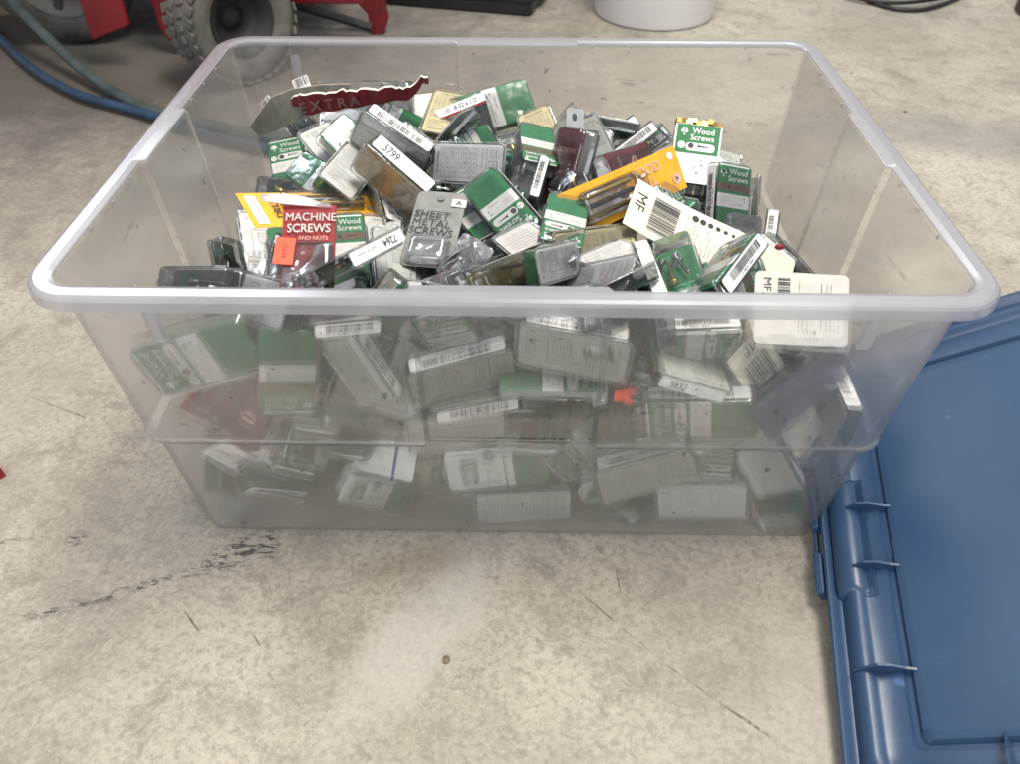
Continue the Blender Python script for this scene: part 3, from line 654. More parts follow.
def foil(c, e, d, opt, label, idx):
    t = place('', c, e, d, label, 'screw_pack'); w_, h_ = d[0]*1000, d[1]*1000
    bm = bmesh.new(); rg = [[(x, y, z) for x, y in rrect(d[0]-2*i, d[1]-2*i, .004)] for z, i in ((-d[2]/2, .001), (-d[2]/2+.001, 0), (d[2]/2-.004, .001), (d[2]/2-.002, .003))]
    loft(bm, rg); obj('clear_shell', bm, 'clear_plastic', t)
    p = Print(w_, h_*.80, 'white', 1.5, .5); H2 = h_*.8/2
    p.rect(0, H2-15.5, w_-3.5, 30, 'green', 1); tree_logo(p, -14, H2-8, 1.15); p.text('Wood', 5, H2-6.5, 8.4, 'white', 3, bold=.015); p.text('Screws', 4.5, H2-13.5, 8.4, 'white', 3, bold=.015)
    p.rect(3.5, H2-23.5, 29, 8.4, 'white', 2, 3.4); p.disc(-6, H2-22.5, 2.9, 'ink', 3); screw_icon(p, 7, H2-22.5, 1.5); p.disc(-15.5, H2-22.5, 3.8, 'white', 2); p.fine(5, H2-26, 16, 1, 2)
    p.text('14', 6, H2-37, 3.2, 'ink', 3, bold=.01); p.text('4', 7, H2-42, 4, 'blue', 3, bold=.015); p.text('FLAT', 0, H2-45, 2.8, 'ink_soft', 3); p.text('8', 3, H2-50, 4, 'blue', 3, bold=.015)
    o = inst('printed_card', p.done(), t); o.location = (0, d[1]*.08, d[2]/2)
    bm = bmesh.new()
    for i in range(9): add_box(bm, (-d[0]/2+d[0]*(i+.5)/9, d[1]/2+.0015+.0008*math.sin(i*2.3), d[2]/2-.004), (d[0]/9+.0008, .005+.001*math.sin(i*1.3), .009), (.3*math.sin(i*1.9), .15*math.cos(i), .12*math.sin(i*2.1)))
    obj('foil_top', bm, 'brass', t)
    for i in range(4):
        o = inst('screw', SCREW['steel' if i % 2 else 'brass'], t); o.location = (-.014+i*.009, -.018, -.001); o.scale = (1.1, 1.1, 1.1)
    p = Print(w_-4, h_-6, 'green_dark', 2); o = inst('back_card', p.done(), t); o.location = (0, 0, -d[2]/2+.001); return t
def darkbox(c, e, d, opt, label, idx):
    return generic('clear', c, e, d, {}, label, idx)
SPECIAL = {'longcream': longcream, 'cream_card': cream_card, 'yellow': yellow, 'machine': machine_card, 'sheet': sheet_card, 'eight_box': eight_box, 'blue_card': blue_card, 'red': red_card, 'white_open': white_open, 'foil': foil, 'darkbox': darkbox}
PACKS = [
('amber_hook', (-0.0696, 0.137, 0.2286), (3.068, -0.122, 3.053), (0.038, 0.0856, 0.017), {'side': 'L'}, 'amber plastic screw pack with open hang hook standing behind the 8-32 box'),
('green', (-0.0241, 0.164, 0.2258), (-0.234, -0.767, 2.021), (0.0465, 0.0887, 0.017), {}, 'clear pack with blank green card end sticking out behind the 8-32 x 1/2 box'),
('eight_box', (-0.0462, 0.1236, 0.2288), (0.766, -0.378, 0.039), (0.0516, 0.0427, 0.02), {}, 'small dark screw box with white 8-32 x 1/2 label and red stripe'),
('blue_card', (-0.0928, 0.1689, 0.2101), (2.478, 0.017, -2.891), (0.027, 0.0581, 0.01), {}, 'white backed blister pack with one dark blue stripe near the back wall'),
('green', (-0.1241, 0.1571, 0.2152), (0.107, -0.792, 0.825), (0.0359, 0.084, 0.017), {}, 'green screw pack tucked under the torn end of the long red card'),
('ruler', (-0.1107, 0.0586, 0.2373), (1.422, 1.031, 2.732), (0.0456, 0.0746, 0.02), {'side': 'L'}, 'grey ruler printed pack lying directly behind the pack marked 5799'),
('tan', (-0.0996, -0.0053, 0.2407), (1.391, 0.944, 2.562), (0.0386, 0.0693, 0.023), {'side': 'L', 'num': '5799', 'flip': 1}, 'tan ruler printed pack with white side label marked 5799'),
('cream', (-0.1972, 0.1504, 0.1838), (2.994, 0.116, -2.509), (0.0405, 0.0849, 0.017), {}, 'clear pack with cream back card partly hidden behind another cream card'),
('cream', (-0.1736, 0.0921, 0.2099), (2.875, 0.155, -2.506), (0.0374, 0.0824, 0.017), {}, 'cream lined back card pack under the long red card'),
('lined', (-0.1469, 0.0143, 0.2313), (-2.969, -0.68, 2.93), (0.0359, 0.086, 0.017), {}, 'white finely lined pack propped between the cream pack and the yellow card'),
('green', (-0.2233, 0.1058, 0.1891), (0.238, -0.1, 0.272), (0.0389, 0.0858, 0.017), {}, 'glary green screw pack at the left end of the heap under the red card'),
('green', (-0.1754, 0.0392, 0.212), (-0.001, 0.524, -2.364), (0.0352, 0.0816, 0.017), {}, 'green screw pack peeping out just above the long yellow drill bit card'),
('clear', (-0.2339, 0.1509, 0.1549), (2.859, 0.254, -2.764), (0.035, 0.0828, 0.017), {}, 'empty looking clear pack against the left wall behind the green glary pack'),
('clear', (-0.2139, 0.0544, 0.1871), (-0.345, -0.964, 1.271), (0.0352, 0.0859, 0.017), {}, 'clear pack lying under the left end of the yellow card'),
('cream', (-0.2242, -0.0179, 0.176), (2.838, -0.303, -2.735), (0.0358, 0.0811, 0.017), {}, 'pale green and grey backed pack leaning at left below the yellow card'),
('clear', (-0.1907, -0.0958, 0.1964), (0.305, -1.201, -0.234), (0.046, 0.086, 0.0137), {}, 'dark clear pack on edge immediately left of the red machine screws card'),
('yellow', (-0.1611, -0.0405, 0.2321), (0.302, -0.2, 2.139), (0.0437, 0.1155, 0.012), {}, 'long yellow drill bit card lying across the heap behind the machine screws card'),
('green2', (-0.127, -0.0962, 0.2244), (0.175, 0.044, 0.207), (0.0349, 0.0856, 0.017), {'side': 'R', 'bar': 1}, 'green wood screws pack half hidden behind the red machine screws card'),
('machine', (-0.1386, -0.1502, 0.2634), (0.494, 0.045, 0.093), (0.0361, 0.0698, 0.008), {}, 'red machine screws card with an orange sticker and torn white top'),
('table', (-0.1076, -0.066, 0.206), (3.081, -0.163, -3.036), (0.0356, 0.086, 0.017), {}, 'clear pack with grey printed back just left of the sheet metal screws card'),
('clear', (-0.0909, -0.1073, 0.2179), (2.978, -0.354, -2.886), (0.0352, 0.0753, 0.017), {}, 'clear pack behind the label marked 7264'),
('clear', (-0.1084, -0.1526, 0.2578), (-2.792, 0.549, 2.987), (0.046, 0.0858, 0.0131), {'num': '7264', 'flip': 1}, 'narrow pack on edge with white label marked 7264'),
('sheet', (-0.0617, -0.0707, 0.2329), (0.203, 0.006, -0.112), (0.0404, 0.0828, 0.005), {}, 'grey sheet metal screws card leaning near the middle'),
('bag', (-0.0357, -0.1194, 0.2346), (0.619, -0.179, -0.933), (0.0286, 0.0392, 0.014), {}, 'crinkled clear empty blister below the sheet metal screws card'),
('bag', (-0.0495, -0.1541, 0.2335), (0.218, -0.167, -1.28), (0.0298, 0.039, 0.014), {}, 'crumpled clear blister by the front rim right of the label marked 7264'),
('table', (-0.0372, 0.0283, 0.2359), (-2.691, 1.009, -1.732), (0.036, 0.0806, 0.017), {}, 'cream pack printed with a size table lying flat in the middle of the heap'),
('green2', (-0.0275, -0.0323, 0.2176), (0.15, -0.33, 0.511), (0.0352, 0.0775, 0.017), {}, 'green pack in clear shell between the sheet metal card and the large green pack'),
('green', (-0.0086, -0.0474, 0.2357), (-0.167, 0.481, -2.687), (0.0354, 0.0841, 0.017), {'side': 'L'}, 'bright upside down green wood screws pack in the centre of the heap'),
('lined', (0.0168, -0.1191, 0.2398), (-3.035, 0.191, -2.599), (0.035, 0.0725, 0.017), {}, 'light grey back card pack with thin lines in front of the central green pack'),
('clear', (-0.0199, -0.1004, 0.2194), (-0.338, 0.689, -0.677), (0.0347, 0.082, 0.017), {'num': '128'}, 'clear dark pack with small white number tag in the gap near the front rim'),
('clear', (-0.0174, -0.1446, 0.2334), (0.503, -0.703, 2.323), (0.0347, 0.0775, 0.017), {'num': '1180'}, 'clear pack with white tag directly left of the amber barcode pack'),
('amber', (0.0052, -0.1513, 0.2414), (0.37, -0.835, 2.243), (0.0347, 0.0857, 0.017), {'side': 'R', 'bar': 1}, 'yellowed amber pack with barcode strip at the front rim'),
('green', (0.0385, -0.079, 0.2406), (0.081, -0.193, 2.995), (0.0371, 0.086, 0.017), {}, 'clear rounded pack with blank green panel and white lower edge'),
('amber', (0.0539, -0.0943, 0.227), (2.589, 0.902, -1.24), (0.0348, 0.0848, 0.017), {}, 'yellowed pack with small print back behind the cream pack at the front rim'),
('amber', (0.0838, -0.0716, 0.2092), (-3.095, 0.058, -3.075), (0.0347, 0.0753, 0.017), {}, 'stack of yellowed clear shell edges left of the barcode on the long cream card'),
('cream', (0.059, -0.1559, 0.2392), (-2.568, 0.309, -1.944), (0.0349, 0.0696, 0.017), {}, 'cream pack with printed front lying against the rim beside the amber pack'),
('amber', (0.028, 0.1159, 0.2163), (2.935, 0.351, -2.953), (0.0354, 0.0857, 0.017), {'side': 'L'}, 'yellowed pack with green line and white edge tag near the back wall'),
('clear', (0.0015, 0.0748, 0.2165), (0.078, -0.111, 0.36), (0.0355, 0.0777, 0.017), {}, 'clear pack with green ring print behind the cream table pack'),
('darkred', (0.047, 0.0322, 0.2299), (1.105, -0.305, -1.003), (0.0459, 0.0726, 0.017), {'tag': 1}, 'tall crumpled clear pack with dark maroon card and white hang tag'),
('cream', (0.0658, 0.0734, 0.2231), (2.996, -0.39, 2.931), (0.035, 0.0843, 0.017), {}, 'grey white back card pack between the maroon pack and the twin barcodes'),
('clear', (0.0883, 0.1394, 0.1996), (3.054, 0.871, 2.411), (0.046, 0.0859, 0.0141), {'bar': 1}, 'upper one of two parallel barcode edged packs near the back wall'),
('clear', (0.1024, 0.1071, 0.2066), (3.015, 0.887, 2.37), (0.046, 0.086, 0.0152), {'bar': 1}, 'lower one of two parallel barcode edged packs above the yellow card'),
('darkred', (0.1003, 0.0472, 0.2251), (0.33, -0.861, 2.232), (0.0347, 0.0823, 0.017), {}, 'dark red card pack wedged under the two barcode edged packs'),
('green_w', (0.0825, 0.0099, 0.2214), (0.397, -0.194, -1.417), (0.0434, 0.0697, 0.017), {}, 'green and white striped pack lying between maroon pack and yellow card'),
('yellow', (0.0956, -0.0146, 0.2363), (-0.022, 0.942, -0.872), (0.0378, 0.1316, 0.012), {}, 'yellow card with clear bubble and upright white wood screws pack behind it'),
('clear', (-0.0178, -0.0522, 0.2114), (-0.128, -0.55, 0.598), (0.0355, 0.0844, 0.017), {}, 'clear pack under the central green pack beside the sheet metal card'),
('clear', (0.0045, -0.0092, 0.2189), (0.099, 0.277, -0.161), (0.0348, 0.086, 0.017), {}, 'clear pack standing on edge right of the central green pack'),
('foil', (0.1821, 0.1394, 0.1826), (0.755, 0.066, -0.128), (0.0469, 0.0761, 0.017), {}, 'upright white and green wood screws pack with gold foil top'),
('green2', (0.2107, 0.0843, 0.1699), (0.89, 0.294, 0.274), (0.0442, 0.0758, 0.017), {}, 'darker green wood screws pack in clear shell right of the gold topped pack'),
('clear', (0.2151, 0.152, 0.1528), (2.77, -0.201, 2.977), (0.0406, 0.0855, 0.017), {}, 'empty clear shell standing behind the gold topped pack'),
('clear', (0.1203, 0.0473, 0.2096), (0.363, 0.377, 0.342), (0.0358, 0.0714, 0.017), {}, 'clear shell leaning behind the end of the yellow bubble card'),
('green', (0.2495, 0.1391, 0.1182), (1.601, -1.148, -1.781), (0.046, 0.0868, 0.0195), {}, 'clear green pack standing on edge at the right end of the heap'),
('green', (0.2468, 0.0458, 0.1366), (1.077, 1.397, 0.788), (0.046, 0.086, 0.0137), {'bar': 1}, 'narrow upright pack edge with white barcode strip beside the right end'),
('longcream', (0.1636, -0.0475, 0.206), (2.769, 0.381, -1.929), (0.0466, 0.1538, 0.0012), {}, 'long cream hang card with black barcode and row of dots'),
('green', (0.1251, -0.104, 0.221), (-0.138, -0.417, 0.014), (0.0349, 0.0856, 0.017), {'blank': 1}, 'clear pack with steel screws over blank green card in front of the cream card'),
('clear', (0.0999, -0.1534, 0.2308), (-0.225, 1.365, -0.134), (0.046, 0.0853, 0.0137), {'num': '24'}, 'dark clear pack on edge with small white top tag at the front rim'),
('green2', (0.157, -0.1174, 0.2269), (0.141, -0.796, -0.697), (0.038, 0.0768, 0.017), {'side': 'R', 'bar': 1}, 'green wood screws pack with large slanted barcode label'),
('green2', (0.1756, -0.0893, 0.1926), (-0.289, 0.828, -1.047), (0.0348, 0.0844, 0.017), {}, 'green and brown pack half under the slanted barcode pack'),
('clear', (0.1924, -0.0163, 0.1855), (0.091, -0.097, -0.46), (0.035, 0.0778, 0.017), {}, 'clear shell with looped hook leaning on the long cream card'),
('clear', (0.2434, -0.0078, 0.1558), (-0.127, -0.745, 0.236), (0.0349, 0.0858, 0.017), {}, 'grey clear pack under the folded end of the long cream card'),
('cream_card', (0.2023, -0.1619, 0.2263), (3.003, 0.793, -1.609), (0.0503, 0.0684, 0.0012), {}, 'white hang card standing over the front rim at right'),
('green', (0.0695, -0.1525, 0.2352), (-2.401, 0.167, -2.649), (0.046, 0.0858, 0.0133), {}, 'green edged pack lying along the rim below the dark clear pack'),
('clear', (0.0755, -0.0337, 0.2071), (0.39, -0.796, 2.243), (0.0349, 0.0852, 0.017), {}, 'clear pack under the left end of the cream barcode card'),
('clear', (-0.0632, -0.0992, 0.2085), (-0.053, 0.221, -0.006), (0.035, 0.086, 0.017), {}, 'clear shell standing behind the crinkled blister near the rim'),
('darkbox', (-0.2292, -0.1383, 0.2213), (-0.382, -0.757, 1.442), (0.0347, 0.0752, 0.017), {}, 'dark clear box at the left end just above the front rim'),
('clear', (-0.2225, -0.1325, 0.1974), (-2.214, 1.24, -1.967), (0.046, 0.0852, 0.0131), {'num': '31'}, 'narrow clear pack with small white tag just above the front rim at left'),
('cream', (-0.0936, 0.0763, 0.2278), (3.082, 0.641, -2.512), (0.0285, 0.0579, 0.014), {}, 'small cream back pack between the ruler pack and the blue striped card'),
('clear', (-0.2185, 0.1639, 0.2045), (0.18, -0.064, 0.529), (0.0307, 0.0578, 0.014), {}, 'small clear pack under the middle of the long red card'),
('clear', (0.0186, 0.0063, 0.2229), (2.322, 1.241, 2.14), (0.034, 0.058, 0.0111), {'bar': 1}, 'small pack on edge with barcode just left of the maroon pack'),
('clear', (0.0507, -0.0072, 0.2298), (-0.111, -0.583, 0.464), (0.0263, 0.0569, 0.014), {}, 'small clear pack between maroon pack and the yellow bubble card end'),
('clear', (-0.2477, 0.1666, 0.1133), (0.599, -0.088, 0.184), (0.0295, 0.0566, 0.014), {}, 'small clear pack standing at the left end of the long yellow card'),
('clear', (-0.2357, -0.0608, 0.1889), (0.837, 0.655, 0.938), (0.0268, 0.0473, 0.014), {}, 'small clear pack leaning on the left wall side of the heap'),
('cream', (0.2245, -0.0168, 0.1723), (3.079, 0.289, -2.689), (0.0266, 0.0489, 0.014), {}, 'small cream pack half hidden by the slanted barcode pack at right'),
('green', (0.123, -0.0036, 0.2203), (-0.156, 0.684, -0.754), (0.026, 0.0576, 0.014), {}, 'small green pack between the yellow bubble card and the gold topped pack'),
('clear', (-0.0626, -0.1652, 0.241), (2.678, 0.59, 0.568), (0.034, 0.0578, 0.011), {'num': '97'}, 'small pack on edge lying along the rim right of label 7264'),
('cream', (-0.039, 0.0789, 0.2306), (0.18, -0.816, 2.431), (0.0261, 0.0561, 0.014), {}, 'small clear pack on top edge of the cream size table pack'),
('cream', (0.0274, -0.1508, 0.255), (2.435, 0.992, -1.237), (0.0258, 0.0571, 0.014), {}, 'small cream pack beside the light grey lined pack near the rim'),
('red', (-0.2083, -0.1644, 0.1445), (1.608, 0.779, 0.247), (0.0586, 0.0847, 0.012), {}, 'translucent red card pack behind the tilted green pack at left'),
('green', (-0.217, -0.1866, 0.2006), (-1.469, -1.293, 3.141), (0.0497, 0.0905, 0.017), {}, 'tilted green pack at the upper left seen through the front wall'),
('green2', (-0.1596, -0.1855, 0.1861), (-1.562, -0.183, -2.923), (0.0447, 0.086, 0.017), {}, 'upside down wood screws pack pressed upright against the front wall'),
('clear', (-0.114, -0.173, 0.2239), (-3.087, 0.15, 1.809), (0.034, 0.052, 0.014), {'bar': 1}, 'pack edge with wide white barcode strip just below the front rim at left'),
('bag', (-0.1125, -0.1604, 0.1691), (1.586, 0.382, 0.148), (0.0365, 0.0837, 0.017), {}, 'glary empty clear blister seen through the wall left of the central panel'),
('cream', (-0.1729, -0.1608, 0.2273), (-2.717, 0.761, -1.987), (0.0347, 0.0844, 0.017), {}, 'cream edged pack under the front rim above the pressed green pack'),
('grey', (-0.0363, -0.1762, 0.1768), (-0.542, 1.309, 1.3), (0.046, 0.0827, 0.017), {'side': 'L', 'bar': 1}, 'grey backed pack under the upper barcode strip in the central panel'),
('clear', (-0.0294, -0.1629, 0.1476), (3.066, -0.102, 1.782), (0.046, 0.0735, 0.017), {'bar': 1}, 'lower barcode strip edge directly below the grey backed pack in the central panel'),
('ruler', (-0.0434, -0.1693, 0.1149), (-0.255, 1.432, 1.485), (0.046, 0.081, 0.02), {}, 'cream ruler printed pack lying across the ledge line in the central panel'),
('green_w', (-0.0114, -0.1691, 0.0682), (-0.499, -1.298, 2.1), (0.0462, 0.0916, 0.017), {}, 'white printed pack with green right half at mid height of the lower wall'),
('grey', (0.0446, -0.1768, 0.2017), (0.453, 1.445, 1.818), (0.046, 0.0839, 0.017), {'side': 'L'}, 'large pale grey backed pack right of the central panel top'),
('cream', (0.0314, -0.1373, 0.1259), (2.343, 0.794, -1.5), (0.0375, 0.086, 0.017), {'side': 'L'}, 'cream backed box with white top edge right of the grey barcode pack'),
('green', (0.1434, -0.1778, 0.1377), (-2.01, -1.386, -2.842), (0.046, 0.0878, 0.017), {'side': 'R', 'bar': 1}, 'long green pack with barcode strip below the label marked 5837'),
('clear', (0.129, -0.178, 0.178), (-2.828, 0.08, 1.571), (0.034, 0.06, 0.014), {'num': '5837'}, 'narrow pack edge with white label marked 5837'),
('cream_card', (0.1463, -0.1373, 0.1722), (-2.281, 1.033, -0.628), (0.0471, 0.078, 0.0012), {}, 'greyish barcode card behind the label marked 5837'),
('longcream', (0.2057, -0.1659, 0.1454), (1.978, 0.543, -2.448), (0.0362, 0.1393, 0.0012), {}, 'long curled card slanting down to the right lower corner'),
('grey', (0.111, -0.1746, 0.0677), (-1.605, 1.303, 0.104), (0.046, 0.0871, 0.017), {'side': 'L'}, 'grey white pack slanting upward below the ledge right of centre'),
('cream', (0.1634, -0.1732, 0.0334), (-1.804, 1.401, -0.35), (0.046, 0.0789, 0.017), {'side': 'R'}, 'cream backed pack lying level near the bottom right'),
('cream', (0.0875, -0.1479, 0.0452), (-2.293, 1.497, -0.341), (0.0354, 0.0691, 0.017), {}, 'cream pack edge peeking above the slanting grey pack'),
('white_open', (-0.22, -0.165, 0.0629), (1.429, 0.497, -2.91), (0.0364, 0.0739, 0.017), {}, 'white printed carton card at the lower left seen through the wall'),
('green2', (-0.1613, -0.1584, 0.0737), (0.989, -0.736, 1.265), (0.0346, 0.0752, 0.017), {}, 'small sideways green wood screws pack below the left ledge'),
('blue_card', (-0.1036, -0.1661, 0.0695), (-2.957, 0.801, -1.796), (0.0295, 0.0587, 0.01), {}, 'white pack with blue stripe right of the small sideways green pack'),
('green_w', (-0.1151, -0.17, 0.0341), (1.473, -1.064, 0.35), (0.0367, 0.0703, 0.017), {}, 'dull white printed pack near the bottom left of centre'),
('grey', (-0.2072, -0.1566, 0.0363), (2.322, 0.394, -1.301), (0.0348, 0.0708, 0.017), {'side': 'R'}, 'grey pack with white lower edge near the bottom left corner'),
('cream', (0.011, -0.1748, 0.0268), (-0.353, 1.461, 1.281), (0.046, 0.0865, 0.017), {'side': 'R'}, 'cream long pack lying level at the bottom centre'),
('green', (-0.0698, -0.1659, 0.2208), (-1.683, 0.639, -2.403), (0.0356, 0.0858, 0.017), {}, 'olive green printed pack under the rim beside the central panel'),
('green', (0.0859, -0.1636, 0.1945), (1.207, -0.845, 1.13), (0.0377, 0.086, 0.017), {'blank': 1}, 'dark green pack behind the right edge of the central panel'),
('green', (0.1693, -0.1675, 0.0583), (1.661, -0.081, -0.17), (0.0365, 0.0857, 0.017), {}, 'dark green pack standing below the right ledge'),
('green', (0.0557, -0.1622, 0.0872), (-1.285, -0.999, -2.864), (0.046, 0.0701, 0.017), {}, 'dark green clear pack slanting down right of the central pack'),
('clear', (0.0803, -0.1616, 0.2246), (0.818, -0.875, 1.61), (0.0348, 0.0859, 0.017), {}, 'clear pack against the wall under the rim right of the central panel'),
('darkred', (-0.1985, -0.1723, 0.1321), (1.079, 0.434, -0.414), (0.0349, 0.072, 0.017), {}, 'pinkish red edged pack low beside the pressed upside down green pack'),
('clear', (-0.1441, -0.0578, 0.0125), (-0.0, -0.001, -0.953), (0.046, 0.086, 0.017), {'bar': 1}, 'clear shell pack a little way below the wide barcode under the rim'),
('ruler', (0.1186, -0.14, 0.0125), (0.0, 0.0, -0.712), (0.046, 0.086, 0.017), {'bar': 1}, 'green screw pack directly left of the slanting grey white pack'),
('clear', (0.1179, 0.1153, 0.0125), (0.0, -0.0, 3.035), (0.046, 0.086, 0.017), {}, 'clear shell pack a little way right of the amber barcode pack'),
('lined', (0.0621, -0.0956, 0.0125), (0.0, -0.0, -2.768), (0.046, 0.086, 0.017), {}, 'green topped pack a little way above and left of the slanting grey white pack'),
('grey', (0.2361, -0.1446, 0.0125), (-0.0, 0.0, -0.0), (0.046, 0.086, 0.017), {'bar': 1}, 'dull green pack below and right of the long green pack under the 5837 label'),
('clear', (-0.1513, 0.1436, 0.0464), (0.461, 0.061, -0.804), (0.046, 0.086, 0.017), {}, 'clear shell pack directly above and right of the label marked 7264'),
('green', (-0.2365, -0.0754, 0.0295), (0.0, -0.001, -0.0), (0.046, 0.086, 0.017), {'bar': 1}, 'green fronted screw pack directly below and left of the pressed upside down green pack'),
('lined', (-0.1969, -0.0967, 0.039), (-0.001, 0.472, -0.002), (0.046, 0.086, 0.017), {}, 'green topped pack directly below the pressed upside down green pack'),
('cream', (-0.1999, -0.0909, 0.0597), (0.393, -0.269, 2.142), (0.046, 0.086, 0.017), {}, 'green card screw pack directly below the pressed upside down green pack'),
('lined', (-0.0313, 0.135, 0.0733), (0.183, 0.09, 1.591), (0.046, 0.086, 0.017), {'side': 'R'}, 'green topped pack directly above and left of the amber barcode pack'),
('clear', (-0.0116, -0.0386, 0.088), (-0.421, -0.204, -1.324), (0.05, 0.095, 0.012), {}, 'clear shell pack above and right of the upper barcode strip in the central panel'),
('table', (-0.0371, -0.0102, 0.1272), (-0.032, -0.008, -0.301), (0.046, 0.086, 0.017), {}, 'green label pack directly left of the amber barcode pack'),
('clear', (-0.0123, 0.1455, 0.0862), (0.099, -0.179, 3.109), (0.046, 0.086, 0.017), {'bar': 1}, 'clear shell pack directly below the central upside down green pack'),
('clear', (-0.094, -0.1163, 0.0604), (0.078, -0.092, -2.294), (0.046, 0.086, 0.017), {'bar': 1}, 'clear shell pack below and left of the upper barcode strip in the central panel'),
('grey', (0.2376, -0.1448, 0.0645), (-1.571, -0.025, 3.141), (0.046, 0.086, 0.017), {'bar': 1, 'side': 'R'}, 'dull green pack farther right of the long green pack under the 5837 label'),
('clear', (-0.0955, 0.1459, 0.0913), (-0.23, 0.297, -0.008), (0.046, 0.086, 0.017), {'bar': 1}, 'clear shell pack directly below and left of the sheet metal screws card'),
('clear', (0.2025, 0.0368, 0.0882), (0.376, 0.095, -1.43), (0.05, 0.095, 0.012), {'bar': 1, 'side': 'R'}, 'clear shell pack directly below the slanted barcode pack'),
('green', (-0.2518, -0.14, 0.0518), (1.618, -1.014, -1.611), (0.046, 0.086, 0.017), {}, 'pale back of a green screw pack above and left of the white carton card'),
('clear', (0.0353, 0.0144, 0.1473), (0.084, 0.236, -0.651), (0.046, 0.086, 0.017), {'bar': 1}, 'clear shell pack directly above and right of the amber barcode pack'),
('green2', (0.078, -0.147, 0.1313), (2.974, -1.172, -3.069), (0.046, 0.086, 0.017), {'bar': 1, 'side': 'R'}, 'lined back of a wood screws pack seen edge on left of the label marked 5837'),
('green', (0.2176, -0.094, 0.1197), (-0.574, 0.211, 2.058), (0.046, 0.086, 0.017), {}, 'green fronted screw pack farther below and left of the white card over the rim'),
('grey', (0.2157, 0.1513, 0.104), (0.644, -0.241, 1.909), (0.046, 0.086, 0.017), {'bar': 1, 'side': 'R'}, 'dull green pack seen edge on directly above the long cream card with dots'),
('green', (-0.1534, -0.1304, 0.1122), (-0.034, -0.069, 3.031), (0.046, 0.086, 0.017), {}, 'green fronted screw pack directly right of the pressed upside down green pack'),
('green2', (0.0023, -0.1055, 0.123), (0.264, -0.119, -0.067), (0.05, 0.095, 0.012), {'side': 'R'}, 'green and brown wood screws pack right of the upper barcode strip in the central panel'),
('green', (0.1903, -0.119, 0.1157), (0.374, -0.491, -0.521), (0.05, 0.095, 0.012), {}, 'green fronted screw pack directly right of the label marked 5837'),
('clear', (-0.0866, -0.0146, 0.1292), (-0.098, -0.008, -0.302), (0.046, 0.086, 0.017), {'side': 'R'}, 'clear shell pack a little way right of the label marked 7264'),
('green2', (-0.1105, -0.1524, 0.1159), (-0.499, 0.164, -1.453), (0.046, 0.086, 0.017), {'bar': 1}, 'green and brown wood screws pack farther below the wide barcode under the rim'),
('green', (0.1553, -0.1442, 0.1139), (0.018, -0.321, 0.142), (0.046, 0.086, 0.017), {'side': 'R'}, 'green fronted screw pack directly above the long green pack under the 5837 label'),
('green2', (-0.0781, -0.003, 0.1459), (0.076, 0.016, 2.76), (0.046, 0.086, 0.017), {'bar': 1}, 'green and brown wood screws pack directly below the sheet metal screws card'),
('table', (0.0751, -0.0592, 0.1448), (-0.103, -0.86, -2.963), (0.046, 0.086, 0.017), {'bar': 1}, 'green label pack seen edge on a little way right of the amber barcode pack'),
('green', (0.2537, -0.1473, 0.1303), (2.925, 1.545, 2.925), (0.046, 0.086, 0.017), {'bar': 1}, 'pale back of a green screw pack farther below the white card over the rim'),
('clear', (-0.0341, 0.0002, 0.1552), (-0.159, -0.393, -2.958), (0.046, 0.086, 0.017), {'bar': 1}, 'clear shell pack directly above and left of the amber barcode pack'),
('green', (-0.0658, -0.0752, 0.1564), (0.165, -0.992, 1.857), (0.046, 0.086, 0.017), {'bar': 1}, 'green fronted screw pack above and left of the upper barcode strip in the central panel'),
('ruler', (0.0464, -0.0336, 0.1743), (-0.107, 0.025, 2.56), (0.05, 0.095, 0.012), {}, 'green screw pack directly right of the amber barcode pack'),
('green2', (0.0067, -0.0909, 0.1425), (2.919, -0.185, 1.978), (0.046, 0.086, 0.017), {'bar': 1, 'side': 'R'}, 'lined back of a wood screws pack directly below the amber barcode pack'),
('table', (0.1648, -0.1309, 0.1443), (-0.26, -0.203, 1.989), (0.055, 0.062, 0.02), {'bar': 1}, 'green label pack directly above and right of the label marked 5837'),
('green', (-0.2353, -0.0081, 0.1366), (0.482, 0.216, 0.193), (0.046, 0.086, 0.017), {}, 'green fronted screw pack farther below and left of the red machine screws card'),
('green', (0.1098, -0.077, 0.1557), (-0.446, 0.293, -2.839), (0.046, 0.086, 0.017), {}, 'green fronted screw pack a little way above and left of the label marked 5837'),
('green2', (0.0244, 0.0789, 0.1761), (0.233, 0.188, -2.064), (0.046, 0.086, 0.017), {}, 'green and brown wood screws pack directly right of the central upside down green pack'),
('table', (0.1397, 0.082, 0.161), (-0.249, -0.212, 0.727), (0.046, 0.086, 0.017), {'side': 'R'}, 'green label pack directly below and right of the yellow bubble card'),
('green', (0.0077, -0.1051, 0.1567), (-0.107, -0.268, 1.474), (0.046, 0.086, 0.017), {}, 'green fronted screw pack directly below the amber barcode pack'),
('green2', (0.0102, -0.0009, 0.1825), (3.035, -0.227, 2.588), (0.046, 0.086, 0.017), {'side': 'R'}, 'lined back of a wood screws pack directly above the amber barcode pack'),
('green2', (-0.1306, 0.0925, 0.1713), (-1.731, -1.213, -0.352), (0.046, 0.086, 0.017), {}, 'lined back of a wood screws pack below and left of the pack marked 5799'),
('table', (-0.0771, 0.0802, 0.191), (-0.195, 0.124, -1.572), (0.046, 0.086, 0.017), {'bar': 1}, 'green label pack directly below and left of the cream size table pack'),
('green', (0.1368, 0.098, 0.1771), (-0.097, -0.311, 0.157), (0.046, 0.086, 0.017), {}, 'green fronted screw pack directly right of the yellow bubble card'),
